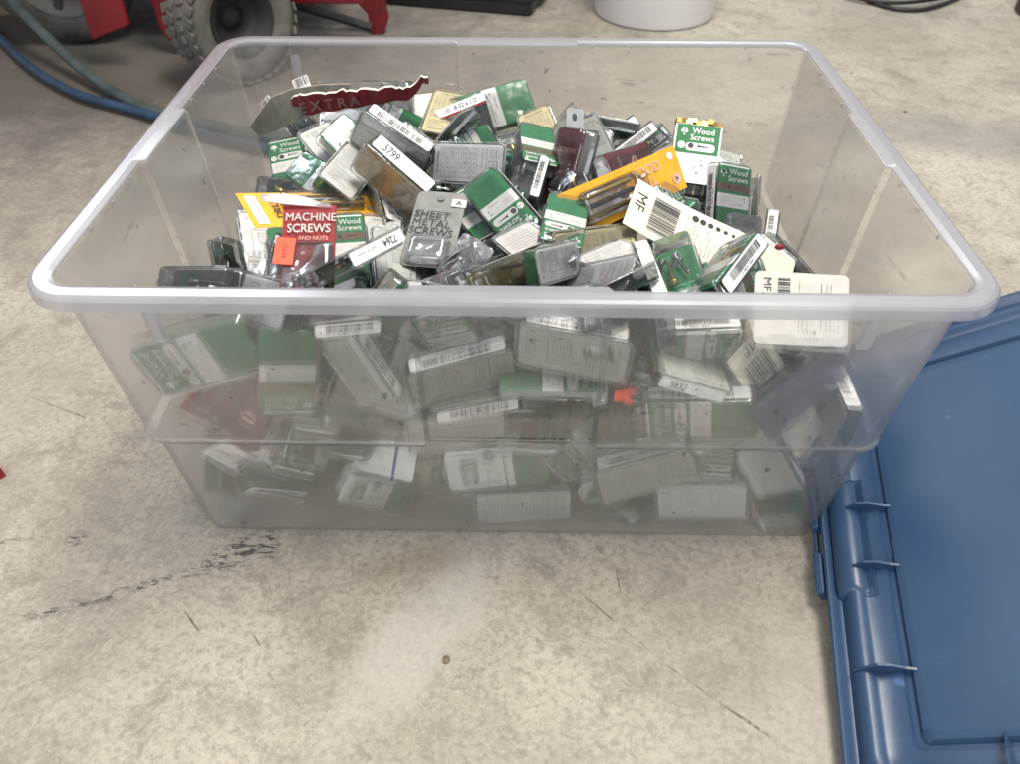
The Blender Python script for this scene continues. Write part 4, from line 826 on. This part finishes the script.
('green2', (-0.0591, -0.0049, 0.1818), (-0.414, 1.133, 2.934), (0.046, 0.086, 0.017), {'bar': 1, 'side': 'R'}, 'green and brown wood screws pack below and right of the sheet metal screws card'),
('ruler', (-0.0144, 0.0855, 0.1982), (-0.21, 0.095, -1.711), (0.055, 0.062, 0.02), {}, 'green screw pack directly above the central upside down green pack'),
('green', (0.087, 0.0371, 0.1855), (-3.036, -0.128, 2.49), (0.055, 0.062, 0.02), {'bar': 1, 'side': 'R'}, 'pale back of a green screw pack below and left of the yellow bubble card'),
('green', (-0.1832, -0.0386, 0.1801), (-0.183, -0.071, -2.683), (0.046, 0.086, 0.017), {}, 'green fronted screw pack directly below and left of the red machine screws card'),
('green', (0.0028, -0.0695, 0.1854), (2.858, -0.133, 2.564), (0.046, 0.086, 0.017), {'bar': 1}, 'pale back of a green screw pack above and left of the amber barcode pack'),
('green', (0.0596, 0.156, 0.166), (-2.361, 0.946, 2.96), (0.046, 0.086, 0.017), {}, 'green fronted screw pack a little way left of the yellow bubble card'),
('green2', (0.0029, -0.1565, 0.0982), (0.164, 0.123, -1.737), (0.046, 0.0874, 0.0114), {}, 'green and brown wood screws pack above the white and green pack in the lower wall'),
('clear', (-0.1277, -0.1428, 0.0925), (-0.0, -0.001, -0.203), (0.0423, 0.0791, 0.0162), {}, 'clear shell pack farther below and right of the pressed upside down green pack'),
('cream', (0.0317, -0.1661, 0.1701), (-0.015, 0.333, -1.575), (0.046, 0.0874, 0.0114), {}, 'green card screw pack farther right of the upper barcode strip in the central panel'),
('table', (0.0145, -0.1346, 0.1962), (0.475, 0.581, 2.307), (0.046, 0.0874, 0.0114), {}, 'table printed pack back seen edge on directly below the amber barcode pack'),
('amber', (0.0771, -0.0802, 0.191), (-0.195, 0.124, 1.569), (0.0423, 0.0791, 0.0162), {'bar': 1, 'side': 'R'}, 'yellowed screw pack a little way right of the amber barcode pack'),
('green', (-0.1042, -0.113, 0.185), (0.232, 0.189, 0.815), (0.0423, 0.0791, 0.0162), {}, 'green fronted screw pack directly below the label marked 7264'),
('green2', (0.1236, 0.1677, 0.1837), (-0.527, 0.219, 1.459), (0.0423, 0.0791, 0.0162), {'bar': 1}, 'green and brown wood screws pack seen edge on directly above the yellow bubble card'),
('grey', (0.1366, -0.0362, 0.1731), (0.051, -0.005, 0.458), (0.0423, 0.0791, 0.0162), {'bar': 1}, 'dull green pack directly below and left of the long cream card with dots'),
('cream', (-0.087, -0.0371, 0.1855), (-3.036, -0.128, -0.652), (0.0506, 0.057, 0.019), {'side': 'R'}, 'cream backed screw pack directly below and left of the sheet metal screws card'),
('green', (-0.033, -0.1394, 0.164), (-0.138, -0.242, 1.595), (0.0423, 0.0791, 0.0162), {}, 'green fronted screw pack a little way below and left of the amber barcode pack'),
('ruler', (-0.1527, -0.1342, 0.1746), (-0.855, -0.62, -3.124), (0.0506, 0.057, 0.019), {'bar': 1, 'side': 'R'}, 'green screw pack directly left of the wide barcode under the rim'),
('green', (-0.1228, 0.0006, 0.2025), (-2.819, -0.981, 0.043), (0.0423, 0.0791, 0.0162), {'side': 'R'}, 'pale back of a green screw pack below and left of the pack marked 5799'),
('green', (-0.1189, -0.1313, 0.0435), (0.0, -0.0, 0.101), (0.0423, 0.0791, 0.0162), {}, 'green fronted screw pack a little way above the dull white pack near the bottom'),
('ruler', (-0.0402, -0.1344, 0.0605), (0.0, -0.0, 0.001), (0.0423, 0.0791, 0.0162), {}, 'green screw pack above and left of the white and green pack in the lower wall'),
('ruler', (0.0513, -0.124, 0.0873), (0.183, 0.09, -1.551), (0.0423, 0.0791, 0.0162), {'side': 'R'}, 'green screw pack above and right of the white and green pack in the lower wall'),
('green', (0.1155, -0.1349, 0.1053), (-0.23, 0.297, 3.134), (0.0423, 0.0791, 0.0162), {'bar': 1}, 'green fronted screw pack directly below and left of the label marked 5837'),
('green2', (-0.1784, -0.1397, 0.073), (-0.731, -0.33, -3.133), (0.0423, 0.0791, 0.0162), {'bar': 1}, 'green and brown wood screws pack directly below the pressed upside down green pack'),
('green2', (-0.0739, -0.1395, 0.144), (1.376, -0.87, 0.979), (0.0435, 0.0813, 0.0161), {}, 'green and brown wood screws pack left of the upper barcode strip in the central panel'),
('green', (0.1421, -0.1503, 0.1913), (-1.393, -0.113, 0.141), (0.0383, 0.0716, 0.0142), {'bar': 1, 'side': 'R'}, 'pale back of a green screw pack directly above the label marked 5837'),
('lined', (-0.1381, -0.1537, 0.2007), (-1.32, -1.278, -3.123), (0.0457, 0.0854, 0.0169), {'side': 'R'}, 'green topped pack directly left of the wide barcode under the rim'),
('ruler', (0.2071, -0.1633, 0.0757), (-1.655, -0.611, -0.225), (0.0442, 0.0827, 0.0163), {'bar': 1, 'side': 'R'}, 'ruler printed pack back below and right of the long green pack under the 5837 label'),
('clear', (0.1525, -0.1417, 0.0649), (1.713, 0.546, -2.893), (0.0454, 0.0849, 0.0168), {'side': 'R'}, 'clear shell pack below and left of the long green pack under the 5837 label'),
('ruler', (-0.0782, -0.1644, 0.1626), (1.971, -0.498, -3.017), (0.0376, 0.0702, 0.0139), {'bar': 1}, 'ruler printed pack back farther left of the upper barcode strip in the central panel'),
('table', (0.1136, -0.1365, 0.1448), (-1.779, -0.244, -0.091), (0.0428, 0.08, 0.0158), {'bar': 1}, 'table printed pack back directly above and left of the label marked 5837'),
('green', (0.133, -0.1627, 0.1972), (2.596, 1.383, 0.998), (0.0374, 0.0699, 0.0138), {'bar': 1}, 'green fronted screw pack directly above the label marked 5837'),
('green', (0.0907, -0.1635, 0.0513), (1.31, 0.554, 0.165), (0.0386, 0.0721, 0.0143), {'bar': 1}, 'green fronted screw pack directly left of the slanting grey white pack'),
('clear', (0.047, -0.1512, 0.1367), (1.488, -1.328, -1.681), (0.041, 0.0767, 0.0152), {}, 'clear shell pack seen edge on right of the upper barcode strip in the central panel'),
('cream', (-0.1435, -0.1409, 0.2062), (-1.646, 1.11, -2.93), (0.0408, 0.0763, 0.0151), {'bar': 1}, 'green card screw pack directly above and left of the wide barcode under the rim'),
('cream', (-0.0339, -0.1482, 0.0325), (-1.697, 1.323, -3.049), (0.0387, 0.0723, 0.0143), {'side': 'R'}, 'green card screw pack left of the white and green pack in the lower wall'),
('green2', (0.213, -0.1719, 0.161), (-1.856, 0.909, 0.104), (0.0439, 0.0821, 0.0162), {}, 'lined back of a wood screws pack farther below the white card over the rim'),
('grey', (0.1812, -0.1581, 0.1574), (-1.669, -0.955, 0.151), (0.0368, 0.0689, 0.0136), {'side': 'R'}, 'grey backed screw pack a little way right of the label marked 5837'),
('ruler', (-0.1085, -0.1795, 0.1844), (1.485, 0.384, 2.815), (0.0382, 0.0714, 0.0141), {'bar': 1}, 'ruler printed pack back directly below the wide barcode under the rim'),
('green', (0.1229, -0.1598, 0.1382), (2.873, -1.331, -1.574), (0.0374, 0.07, 0.0138), {}, 'green fronted screw pack just below and left of the label marked 5837'),
('cream', (-0.0416, -0.1703, 0.2076), (1.882, -0.287, -0.049), (0.0402, 0.0752, 0.0149), {}, 'green card screw pack above and left of the upper barcode strip in the central panel'),
('clear', (0.2129, -0.1359, 0.1621), (2.313, -1.14, -0.459), (0.0388, 0.0726, 0.0143), {'bar': 1, 'side': 'R'}, 'clear shell pack a little way below the white card over the rim'),
('amber', (-0.0694, -0.1422, 0.035), (-1.687, -1.325, 0.29), (0.0446, 0.0834, 0.0165), {'bar': 1}, 'yellowed pack back farther left of the white and green pack in the lower wall'),
('amber', (-0.2178, -0.143, 0.1061), (1.308, -0.554, -2.885), (0.0377, 0.0705, 0.0139), {'bar': 1}, 'yellowed pack back directly below and left of the pressed upside down green pack'),
('green', (0.1167, -0.0854, 0.1946), (2.325, 0.348, 1.556), (0.0304, 0.0543, 0.0116), {'bar': 1}, 'pale back of a green screw pack seen edge on left of the slanted barcode pack'),
('ruler', (0.2001, -0.1088, 0.182), (-3.018, 0.366, -1.065), (0.0353, 0.0631, 0.0135), {}, 'ruler printed pack back directly left of the white card over the rim'),
('lined', (0.0035, 0.1329, 0.1974), (-0.007, 0.519, -1.183), (0.0359, 0.0641, 0.0137), {'bar': 1}, 'green topped pack directly right of the cream size table pack'),
('green2', (0.0195, 0.0589, 0.236), (-0.121, -0.26, -3.049), (0.0366, 0.0653, 0.0139), {}, 'green and brown wood screws pack above and right of the central upside down green pack'),
('table', (0.1152, -0.1215, 0.1992), (-3.062, -0.657, -3.008), (0.0325, 0.0581, 0.0124), {}, 'table printed pack back seen edge on below and left of the slanted barcode pack'),
('clear', (0.0706, -0.1246, 0.2051), (2.475, 0.116, -2.319), (0.0308, 0.0551, 0.0117), {'bar': 1}, 'clear shell pack farther right of the amber barcode pack'),
('clear', (0.1315, 0.1095, 0.2171), (-0.594, -0.642, 0.254), (0.0388, 0.0693, 0.0148), {'bar': 1}, 'clear shell pack seen edge on directly left of the gold topped wood screws pack'),
('table', (0.0762, -0.1078, 0.2269), (2.933, -0.069, -0.676), (0.0366, 0.0653, 0.0139), {}, 'table printed pack back a little way below the yellow bubble card'),
('green', (-0.0336, -0.1068, 0.2067), (-2.565, -0.075, 2.091), (0.032, 0.0571, 0.0122), {'bar': 1}, 'pale back of a green screw pack directly left of the amber barcode pack'),
('lined', (0.0918, 0.1237, 0.226), (3.018, -0.696, -1.685), (0.0323, 0.0577, 0.0123), {'bar': 1}, 'green topped pack seen edge on a little way above the yellow bubble card'),
('green', (-0.1483, 0.0787, 0.222), (0.673, -0.322, 0.88), (0.0395, 0.0706, 0.0151), {}, 'green fronted screw pack directly above and left of the pack marked 5799'),
('green', (0.1449, -0.0623, 0.1903), (0.203, -0.55, 0.262), (0.0337, 0.0602, 0.0128), {'bar': 1}, 'green fronted screw pack directly below and left of the long cream card with dots'),
('table', (-0.0573, 0.0814, 0.2373), (2.252, 0.212, 1.193), (0.034, 0.0607, 0.013), {}, 'green label pack seen edge on below and left of the 8-32 x 1/2 box'),
('green', (-0.0277, -0.1468, 0.2009), (2.272, -0.53, -1.0), (0.0403, 0.072, 0.0154), {}, 'green fronted screw pack seen edge on above the upper barcode strip in the central panel'),
('clear', (0.0723, 0.0578, 0.236), (2.359, -0.096, -2.324), (0.0344, 0.0614, 0.0131), {}, 'clear shell pack directly above and left of the yellow bubble card'),
('table', (0.0485, 0.1036, 0.2334), (3.137, -0.879, 0.001), (0.0328, 0.0585, 0.0125), {}, 'table printed pack back a little way above and left of the yellow bubble card'),
]
for i, (kind, c, e, d, opt, label) in enumerate(PACKS):
    if kind in SPECIAL: SPECIAL[kind](c, e, d, opt, label, i)
    else: generic(kind, c, e, d, opt, label, i)

# the long red printed card curling over the back of the heap, its barcode end torn
t = thing('header_card', 'long red printed card with torn beige edge, curling over the back of the heap', 'header card', (-.165, .158, .245))
KEY = ((-.060, -.006, .024, .0), (-.046, -.001, .021, -.006), (-.02, .004, .020, -.010), (.01, .0065, .018, -.010), (.035, .0065, .015, -.006), (.058, .0055, .013, 0), (.066, .008, .010, .004), (.071, .013, .007, .006))
def curl(s):
    for (s0, z0, h0, y0), (s1, z1, h1, y1) in zip(KEY, KEY[1:]):
        if s <= s1: k = (s-s0)/(s1-s0); k = max(0, k); return Vector((s, y0+(y1-y0)*k, z0+(z1-z0)*k)), h0+(h1-h0)*k
    return Vector((s, KEY[-1][3], KEY[-1][1])), KEY[-1][2]
def sheet(bm, cols, thick, mi_f, mi_b, mi_e):
    A = [[bm.verts.new(p) for p in c_] for c_ in cols]; B = [[bm.verts.new(p+Vector((0, thick, .0004))) for p in c_] for c_ in cols]
    for i in range(len(A)-1):
        bm.faces.new((A[i][1], A[i+1][1], A[i+1][0], A[i][0])).material_index = mi_f
        bm.faces.new((B[i][0], B[i+1][0], B[i+1][1], B[i][1])).material_index = mi_b
        bm.faces.new((A[i][0], A[i+1][0], B[i+1][0], B[i][0])).material_index = mi_e
        bm.faces.new((A[i][1], B[i][1], B[i+1][1], A[i+1][1])).material_index = mi_e
bm = bmesh.new(); fr = []; n = 40
for i in range(n+1):
    s = -.060+.138*i/n; p0, hgt = curl(s); tor = random.uniform(-.0010, .0016); p0 = p0+Vector((0, .0022*math.sin(i*.9)+random.uniform(-.0008, .0008), 0))
    fr.append([p0+Vector((0, 0, tor)), p0+Vector((.001, .004, -hgt))])
sheet(bm, fr, .0034, 0, 1, 1)
for ch, s0 in (('E', -.048), ('X', -.034), ('T', -.020), ('R', -.007), ('A', .006)):
    V_, F_ = text_tris(ch, .03); vs = []
    for x, y in V_:
        p0, hg = curl(s0+x*.015); vs.append(bm.verts.new(p0+Vector((0, .0002+(.5-y*.8)*.004-.0032, -hg*(.52-y*.75)))))
    for f in F_:
        try: bm.faces.new([vs[i] for i in f]).material_index = 2
        except ValueError: pass
obj('card', bm, ['maroon_print', 'cream', 'dusty_ink'], t)
bm = bmesh.new()
cols = [[Vector((-.108, .0, -.036)), Vector((-.100, -.004, -.043))], [Vector((-.095, .0, -.022)), Vector((-.086, -.006, -.040))], [Vector((-.080, .002, -.006)), Vector((-.070, -.006, -.033))], [Vector((-.060, .006, .0005)), Vector((-.055, -.002, -.026))], [Vector((-.03, .008, .0045)), Vector((-.035, .002, -.018))], [Vector((.0, .008, .0055)), Vector((-.01, .004, -.010))]]
sheet(bm, cols, .0012, 0, 1, 1); obj('grey_underside', bm, ['olive_card', 'kraft'], t)
for k, (x, z, a, wd) in enumerate(((-.088, -.017, .75, 13), (-.050, .004, .35, 17))):
    p = Print(wd, 13, 'white', 1, .3); p.barcode(0, 2, wd-2, 8, rng=random.Random(k)); o = inst('torn_barcode', p.done(), t); o.location = (x, .012, z); o.rotation_euler = (1.0, -a, .1)
o = bubble('blister', .10, .045, .010, 'clear_plastic', t, (.012, .012, -.016)); o.rotation_euler = (R(60), 0, 0)

# orange sticker and small loose things
bm = bmesh.new()
for i, (x, z, r_) in enumerate(((0, 0, .1), (.004, .002, .5), (.002, -.003, -.4))): add_box(bm, (x, 0, z), (.011, .0012, .009), (.2*i, .3*i, r_))
tag(obj('price_sticker', bm, 'orange'), 'crumpled orange red sticker stuck inside the front wall beside the central panel', 'sticker').location = (.080, -.1925, .170)
bm = bmesh.new(); bmesh.ops.create_icosphere(bm, subdivisions=2, radius=.0032); bmesh.ops.scale(bm, vec=(1.3, .8, .9), verts=bm.verts)
tag(obj('plastic_cap', bm, 'red', None, True), 'small red plastic anchor cap in the heap under the cream card fold', 'plastic cap').location = (.225, -.035, .195)

# ---------------------------------------------------------------- the blue lid, leaning with its latch end on the floor
lid = thing('tote_lid', 'blue plastic tote lid lying tilted beside the tote, underside up', 'tote lid', (.225, -.422, .003))
lid.rotation_euler = (Matrix.Rotation(R(-13.0), 3, 'Z') @ Matrix.Rotation(R(-36.1), 3, 'Y') @ Matrix.Rotation(R(4.5), 3, 'X')).to_euler()
LW, LD = .62, .43
prof = ((0, .0), (.0012, .012), (.0035, .0130), (.0060, .0110), (.0075, .0068), (.010, .0052), (.013, .0075), (.0165, .0110), (.0205, .0125), (.0245, .0115), (.0275, .0075), (.030, .0050), (.046, .0045), (.0475, .0010), (.0505, .0008), (.053, .0042), (.058, .0048))
bm = bmesh.new(); rg = []
for d_, z in prof:
    rg.append([(x+LW/2, y+LD/2, z) for x, y in rrect(LW-2*d_, LD-2*d_, max(.030-d_*.5, .006), 6)])
rg = [[(x, y, -.002) for x, y, z in rg[-1]]]+[[(x, y, z-.002) for x, y, z in r_] for r_ in rg[::-1]][1:-1]+rg
loft(bm, rg, True, True); o = obj('panel', bm, 'lid_blue', lid)
for p in o.data.polygons: p.use_smooth = len(p.vertices) == 4
es = o.modifiers.new('e', 'EDGE_SPLIT'); es.split_angle = R(42)
def fin(x, y, dx, dy):
    bm = bmesh.new(); P = [(.010, .004), (.016, .0125), (.024, .0150), (.033, .0175), (.042, .0145), (.050, .0085), (.056, .0052), (.050, .001), (.012, .001)]
    V_ = []
    for s in (-.0009, .0009):
        V_.append([bm.verts.new((x+dx*a_-dy*s, y+dy*a_+dx*s, z)) for a_, z in P])
    bm.faces.new(V_[0]); bm.faces.new(V_[1][::-1])
    for i in range(len(P)): j = (i+1) % len(P); bm.faces.new((V_[0][j], V_[0][i], V_[1][i], V_[1][j]))
    obj('rib', bm, 'lid_blue', lid)
for y in (.100, .183, .238, .335): fin(0, y, 1, 0)
for x in (.100, .24, .38, .52): fin(x, LD, 0, -1); fin(x, 0, 0, 1)
bm = bmesh.new()   # latch housing: a wider rounded trough with an outer flap
rg = []
for y, k in ((.160, .2), (.163, .7), (.168, 1), (.262, 1), (.267, .7), (.270, .2)):
    rg.append([(.008, y, .001), (.009, y, .004+.007*k), (.014, y, .006+.0085*k), (.022, y, .006+.0095*k), (.028, y, .006+.006*k), (.031, y, .005+.002*k), (.037, y, .0045+.0045*k), (.0385, y, .003), (.0385, y, .001)])
loft(bm, rg); bmesh.ops.subdivide_edges(bm, edges=[], cuts=1); o = obj('latch_housing', bm, 'lid_blue', lid, True)
es = o.modifiers.new('e', 'EDGE_SPLIT'); es.split_angle = R(50)
bm = bmesh.new()
for y0, y1 in ((.165, .202), (.226, .268)): add_box(bm, (-.004, (y0+y1)/2, .006), (.007, y1-y0, .012))
add_box(bm, (-.006, .2145, .003), (.004, .026, .006))
o = obj('latch_flap', bm, 'lid_blue', lid); bv = o.modifiers.new('b', 'BEVEL'); bv.width = .0015; bv.segments = 2

# ---------------------------------------------------------------- red wheeled machine behind at the left
mc = thing('red_machine', 'dusty red wheeled machine with knobby tyre standing behind the tote at left', 'machine', (-.60, .98, 0))
def mpoly(name, P, y, th, mat, bev=.003):
    bm = bmesh.new(); A = [bm.verts.new((x+.60, y-.98, z)) for x, z in P]; B = [bm.verts.new((x+.60, y-.98+th, z)) for x, z in P]
    bm.faces.new(A); bm.faces.new(B[::-1])
    for i in range(len(P)): j = (i+1) % len(P); bm.faces.new((A[j], A[i], B[i], B[j]))
    bmesh.ops.recalc_face_normals(bm, faces=bm.faces)
    o = obj(name, bm, mat, mc); bv = o.modifiers.new('b', 'BEVEL'); bv.width = bev; bv.segments = 2; return o
mpoly('side_plate', [(-.789, .050), (-.711, .077), (-.71, .30), (-.82, .30), (-.787, .12)], .86, .012, 'machine_red')
mpoly('side_plate', [(-.670, .009), (-.610, .030), (-.60, .10), (-.60, .30), (-.70, .30), (-.690, .099), (-.688, .047)], .93, .012, 'machine_red')
mpoly('undercarriage', [(-.74, .075), (-.62, .065), (-.60, .28), (-.75, .28)], 1.02, .06, 'machine_dark')
mpoly('frame', [(-.60, .085), (-.30, .085), (-.31, .16), (-.60, .16)], .96, .02, 'machine_red')
mpoly('body', [(-1.5, .17), (-.34, .17), (-.30, .95), (-1.5, .95)], 1.00, .55, 'machine_red', .01)  # unseen upper body, made tall and wide to shade the floor
mpoly('skid_foot', [(-.308, .0), (-.281, .0), (-.268, .03), (-.274, .067), (-.295, .14), (-.355, .14), (-.335, .067), (-.310, .04)], 1.05, .02, 'machine_red')
bm = bmesh.new(); tube(bm, [(-.46+.60, .02, .078), (-.30+.60, .04, .024)], .009, 8); tube(bm, [(-.44+.60, .08, .055), (-.31+.60, .09, .010)], .006, 8); obj('brace', bm, 'machine_dark', mc)
def wheel(x, y, rad, wd, ang, knob, hub_r, mt):
    W = bpy.data.objects.new('wheel', None); link(W, mc); W.location = (x+.60, y-.98, rad); W.rotation_euler = (0, 0, ang)
    bm = bmesh.new(); n = 48; prof_ = [(hub_r, -wd*.28), (hub_r+.006, -wd*.42), (rad*.80, -wd*.5), (rad*.94, -wd*.44), (rad*.985, -wd*.25), (rad, 0), (rad*.985, wd*.25), (rad*.94, wd*.44), (rad*.80, wd*.5), (hub_r+.006, wd*.42), (hub_r, wd*.28)]
    loft(bm, [[(r_*math.cos(6.2832*k/n), u, r_*math.sin(6.2832*k/n)) for r_, u in prof_] for k in range(n)], closed=True)
    o = obj('tyre', bm, 'tyre_dust' if knob else 'tyre_rubber', W, True)
    if knob:
        bm = bmesh.new(); rows = ((-.40, 0), (-.14, .5), (.14, 0), (.40, .5)); cnt = 32
        for u, ph in rows:
            for k in range(cnt):
                a_ = 6.2832*(k+ph)/cnt; rr = rad*(1.005 if abs(u) < .3 else .965)
                M_ = Matrix.Translation((rr*math.cos(a_), u*wd, rr*math.sin(a_))) @ Matrix.Rotation(-a_, 4, 'Y') @ Matrix.Rotation(.35 if ph else -.35, 4, 'X')
                r0 = bmesh.ops.create_cube(bm, size=1, matrix=M_ @ Matrix.Diagonal((.005, wd*.21, rad*.145, 1)))
        ko = obj('tread', bm, 'tyre_dust', W); bv = ko.modifiers.new('b', 'BEVEL'); bv.width = .002; bv.segments = 2
    bm = bmesh.new(); n = 32
    loft(bm, [[(r_*math.cos(6.2832*k/n), u, r_*math.sin(6.2832*k/n)) for k in range(n)] for r_, u in ((hub_r+.003, -wd*.40), (hub_r-.006, -wd*.36), (hub_r-.012, -wd*.10), (.022, wd*.10), (.018, -wd*.02), (.004, -wd*.03))], False, True)
    loft(bm, [[(r_*math.cos(6.2832*k/n), u, r_*math.sin(6.2832*k/n)) for k in range(n)] for r_, u in ((hub_r+.002, wd*.40), (hub_r-.008, wd*.2), (.01, wd*.2))], False, True)
    obj('hub', bm, mt, W, True)
    if not knob:
        bm = bmesh.new()
        for k in range(6): a_ = 6.2832*k/6+.3; add_box(bm, (hub_r*.5*math.cos(a_), -wd*.2, hub_r*.5*math.sin(a_)), (hub_r*.9, .008, .012), (0, -a_, 0))
        obj('spoke', bm, 'steel_dark', W)
wheel(-.885, 1.00, .14, .055, .10, False, .085, 'wheel_grey')
wheel(-.505, .822, .106, .09, .86, True, .058, 'hub_dark')

# ---------------------------------------------------------------- hoses, bucket, cable, things at the back
def hose(name, P, r_, mat, label):
    bm = bmesh.new(); tube(bm, smooth_path(P, 10), r_, 14); tag(obj(name, bm, mat, None, True), label, 'hose')
hose('hose', [(-1.20, 1.35, .12), (-1.08, 1.13, .105), (-.991, .989, .09), (-.919, .909, .070), (-.856, .852, .045), (-.792, .795, .025), (-.714, .726, .0135), (-.637, .66, .0135), (-.56, .615, .0135), (-.42, .56, .0135), (-.2, .52, .0135), (.05, .56, .0135)], .0098, 'hose_green', 'thick grey green hose curving across the floor to the tote')
hose('hose', [(-1.3, 1.3, .012), (-1.15, 1.10, .012), (-1.039, .982, .012), (-.928, .856, .012), (-.842, .772, .012), (-.76, .707, .012), (-.695, .672, .012), (-.614, .632, .012), (-.48, .55, .012), (-.32, .49, .012), (-.12, .46, .012), (.1, .52, .012)], .0078, 'hose_blue', 'blue hose lying in front of the grey green hose')
bk_ = thing('bucket', 'white plastic bucket standing on the floor behind the tote', 'bucket', (.293, 1.205, 0))
bm = bmesh.new(); n = 48
loft(bm, [[(r_*math.cos(6.2832*k/n), r_*math.sin(6.2832*k/n), z) for k in range(n)] for r_, z in ((.122, .0), (.128, .003), (.130, .010), (.150, .34), (.153, .342), (.153, .36), (.147, .36), (.126, .015))], True, True)
obj('shell', bm, 'bucket_white', bk_, True).modifiers.new('e', 'EDGE_SPLIT').split_angle = R(40)
bm = bmesh.new(); tube(bm, smooth_path([(-.155, 0, .32), (-.13, -.09, .27), (0, -.165, .24), (.13, -.09, .27), (.155, 0, .32)], 6), .002, 6); obj('handle', bm, 'steel', bk_, True)
cs = thing('black_case', 'flat black case lying on the floor left of the white bucket', 'case', (-.118, 1.30, 0), (0, 0, -.23))
bm = bmesh.new(); loft(bm, [[(x, y, z) for x, y in rrect(.338-2*i, .20-2*i, .012)] for z, i in ((0, .004), (.004, 0), (.022, 0), (.024, .003), (.027, .003), (.029, 0), (.05, .002), (.055, .008))]); obj('shell', bm, 'black_plastic', cs)
bm = bmesh.new(); add_box(bm, (.175, 0, .03), (.016, .09, .012)); o = obj('handle', bm, 'black_plastic', cs); b_ = o.modifiers.new('b', 'BEVEL'); b_.width = .004; b_.segments = 2
for k, (P, lab) in enumerate((([(.70, 1.50, .005), (.765, 1.34, .005), (.795, 1.25, .005), (.845, 1.210, .005), (.908, 1.225, .005), (1.0, 1.30, .005), (1.15, 1.45, .005)], 'black cable loop nearest the tote at the top right'), ([(.66, 1.46, .012), (.74, 1.30, .010), (.82, 1.245, .010), (.92, 1.26, .012), (1.04, 1.34, .012), (1.15, 1.5, .008)], 'black cable loop just behind the nearest cable loop'))):
    bm = bmesh.new(); tube(bm, smooth_path(P, 8), .0048, 10); tag(obj('cable', bm, 'cable_black', None, True), lab, 'cable')
bm = bmesh.new(); add_box(bm, (0, 0, .045), (.16, .10, .09)); o = obj('wood_block', bm, 'wood'); tag(o, 'brown wooden block at the far left behind the hoses', 'wood block'); o.location = (-1.125, 1.20, 0); o.rotation_euler = (0, 0, .25)
b_ = o.modifiers.new('b', 'BEVEL'); b_.width = .003; b_.segments = 2
bm = bmesh.new(); loft(bm, [[(r_*math.cos(6.2832*k/40), r_*math.sin(6.2832*k/40), z) for k in range(40)] for r_, z in ((.10, 0), (.105, .004), (.105, .16), (.10, .165), (.09, .165), (.088, .15))]); o = obj('rusty_can', bm, 'rust_dark', None, True); tag(o, 'dark rusty can at the far right edge of the floor', 'can'); o.location = (1.19, 1.19, 0)
o.modifiers.new('e', 'EDGE_SPLIT').split_angle = R(40)
bm = bmesh.new(); add_box(bm, (0, 0, .006), (.022, .012, .011), None, 0); add_box(bm, (-.002, 0, .013), (.010, .011, .003), None, 1); o = obj('terminal_block', bm, ['red', 'white']); tag(o, 'tiny red and white plastic bit at the left edge of the floor', 'plastic bit'); o.location = (-.484, -.138, 0); o.rotation_euler = (0, 0, .8)
for k, (x, y, s, lab) in enumerate(((-.047, -.309, .0030, 'brown crumb on the pale patch of floor below the tote'), (.66, .69, .003, 'small dark chip on the floor right of the tote'), (.62, .86, .002, 'tiny dark crumb on the floor behind the tote at right'))):
    bm = bmesh.new(); bmesh.ops.create_icosphere(bm, subdivisions=2, radius=s)
    for v in bm.verts: v.co *= random.uniform(.7, 1.2); v.co.z *= .5
    o = obj('pebble', bm, 'pebble'); tag(o, lab, 'pebble', 'crumbs on the floor'); o.location = (x, y, s*.35)
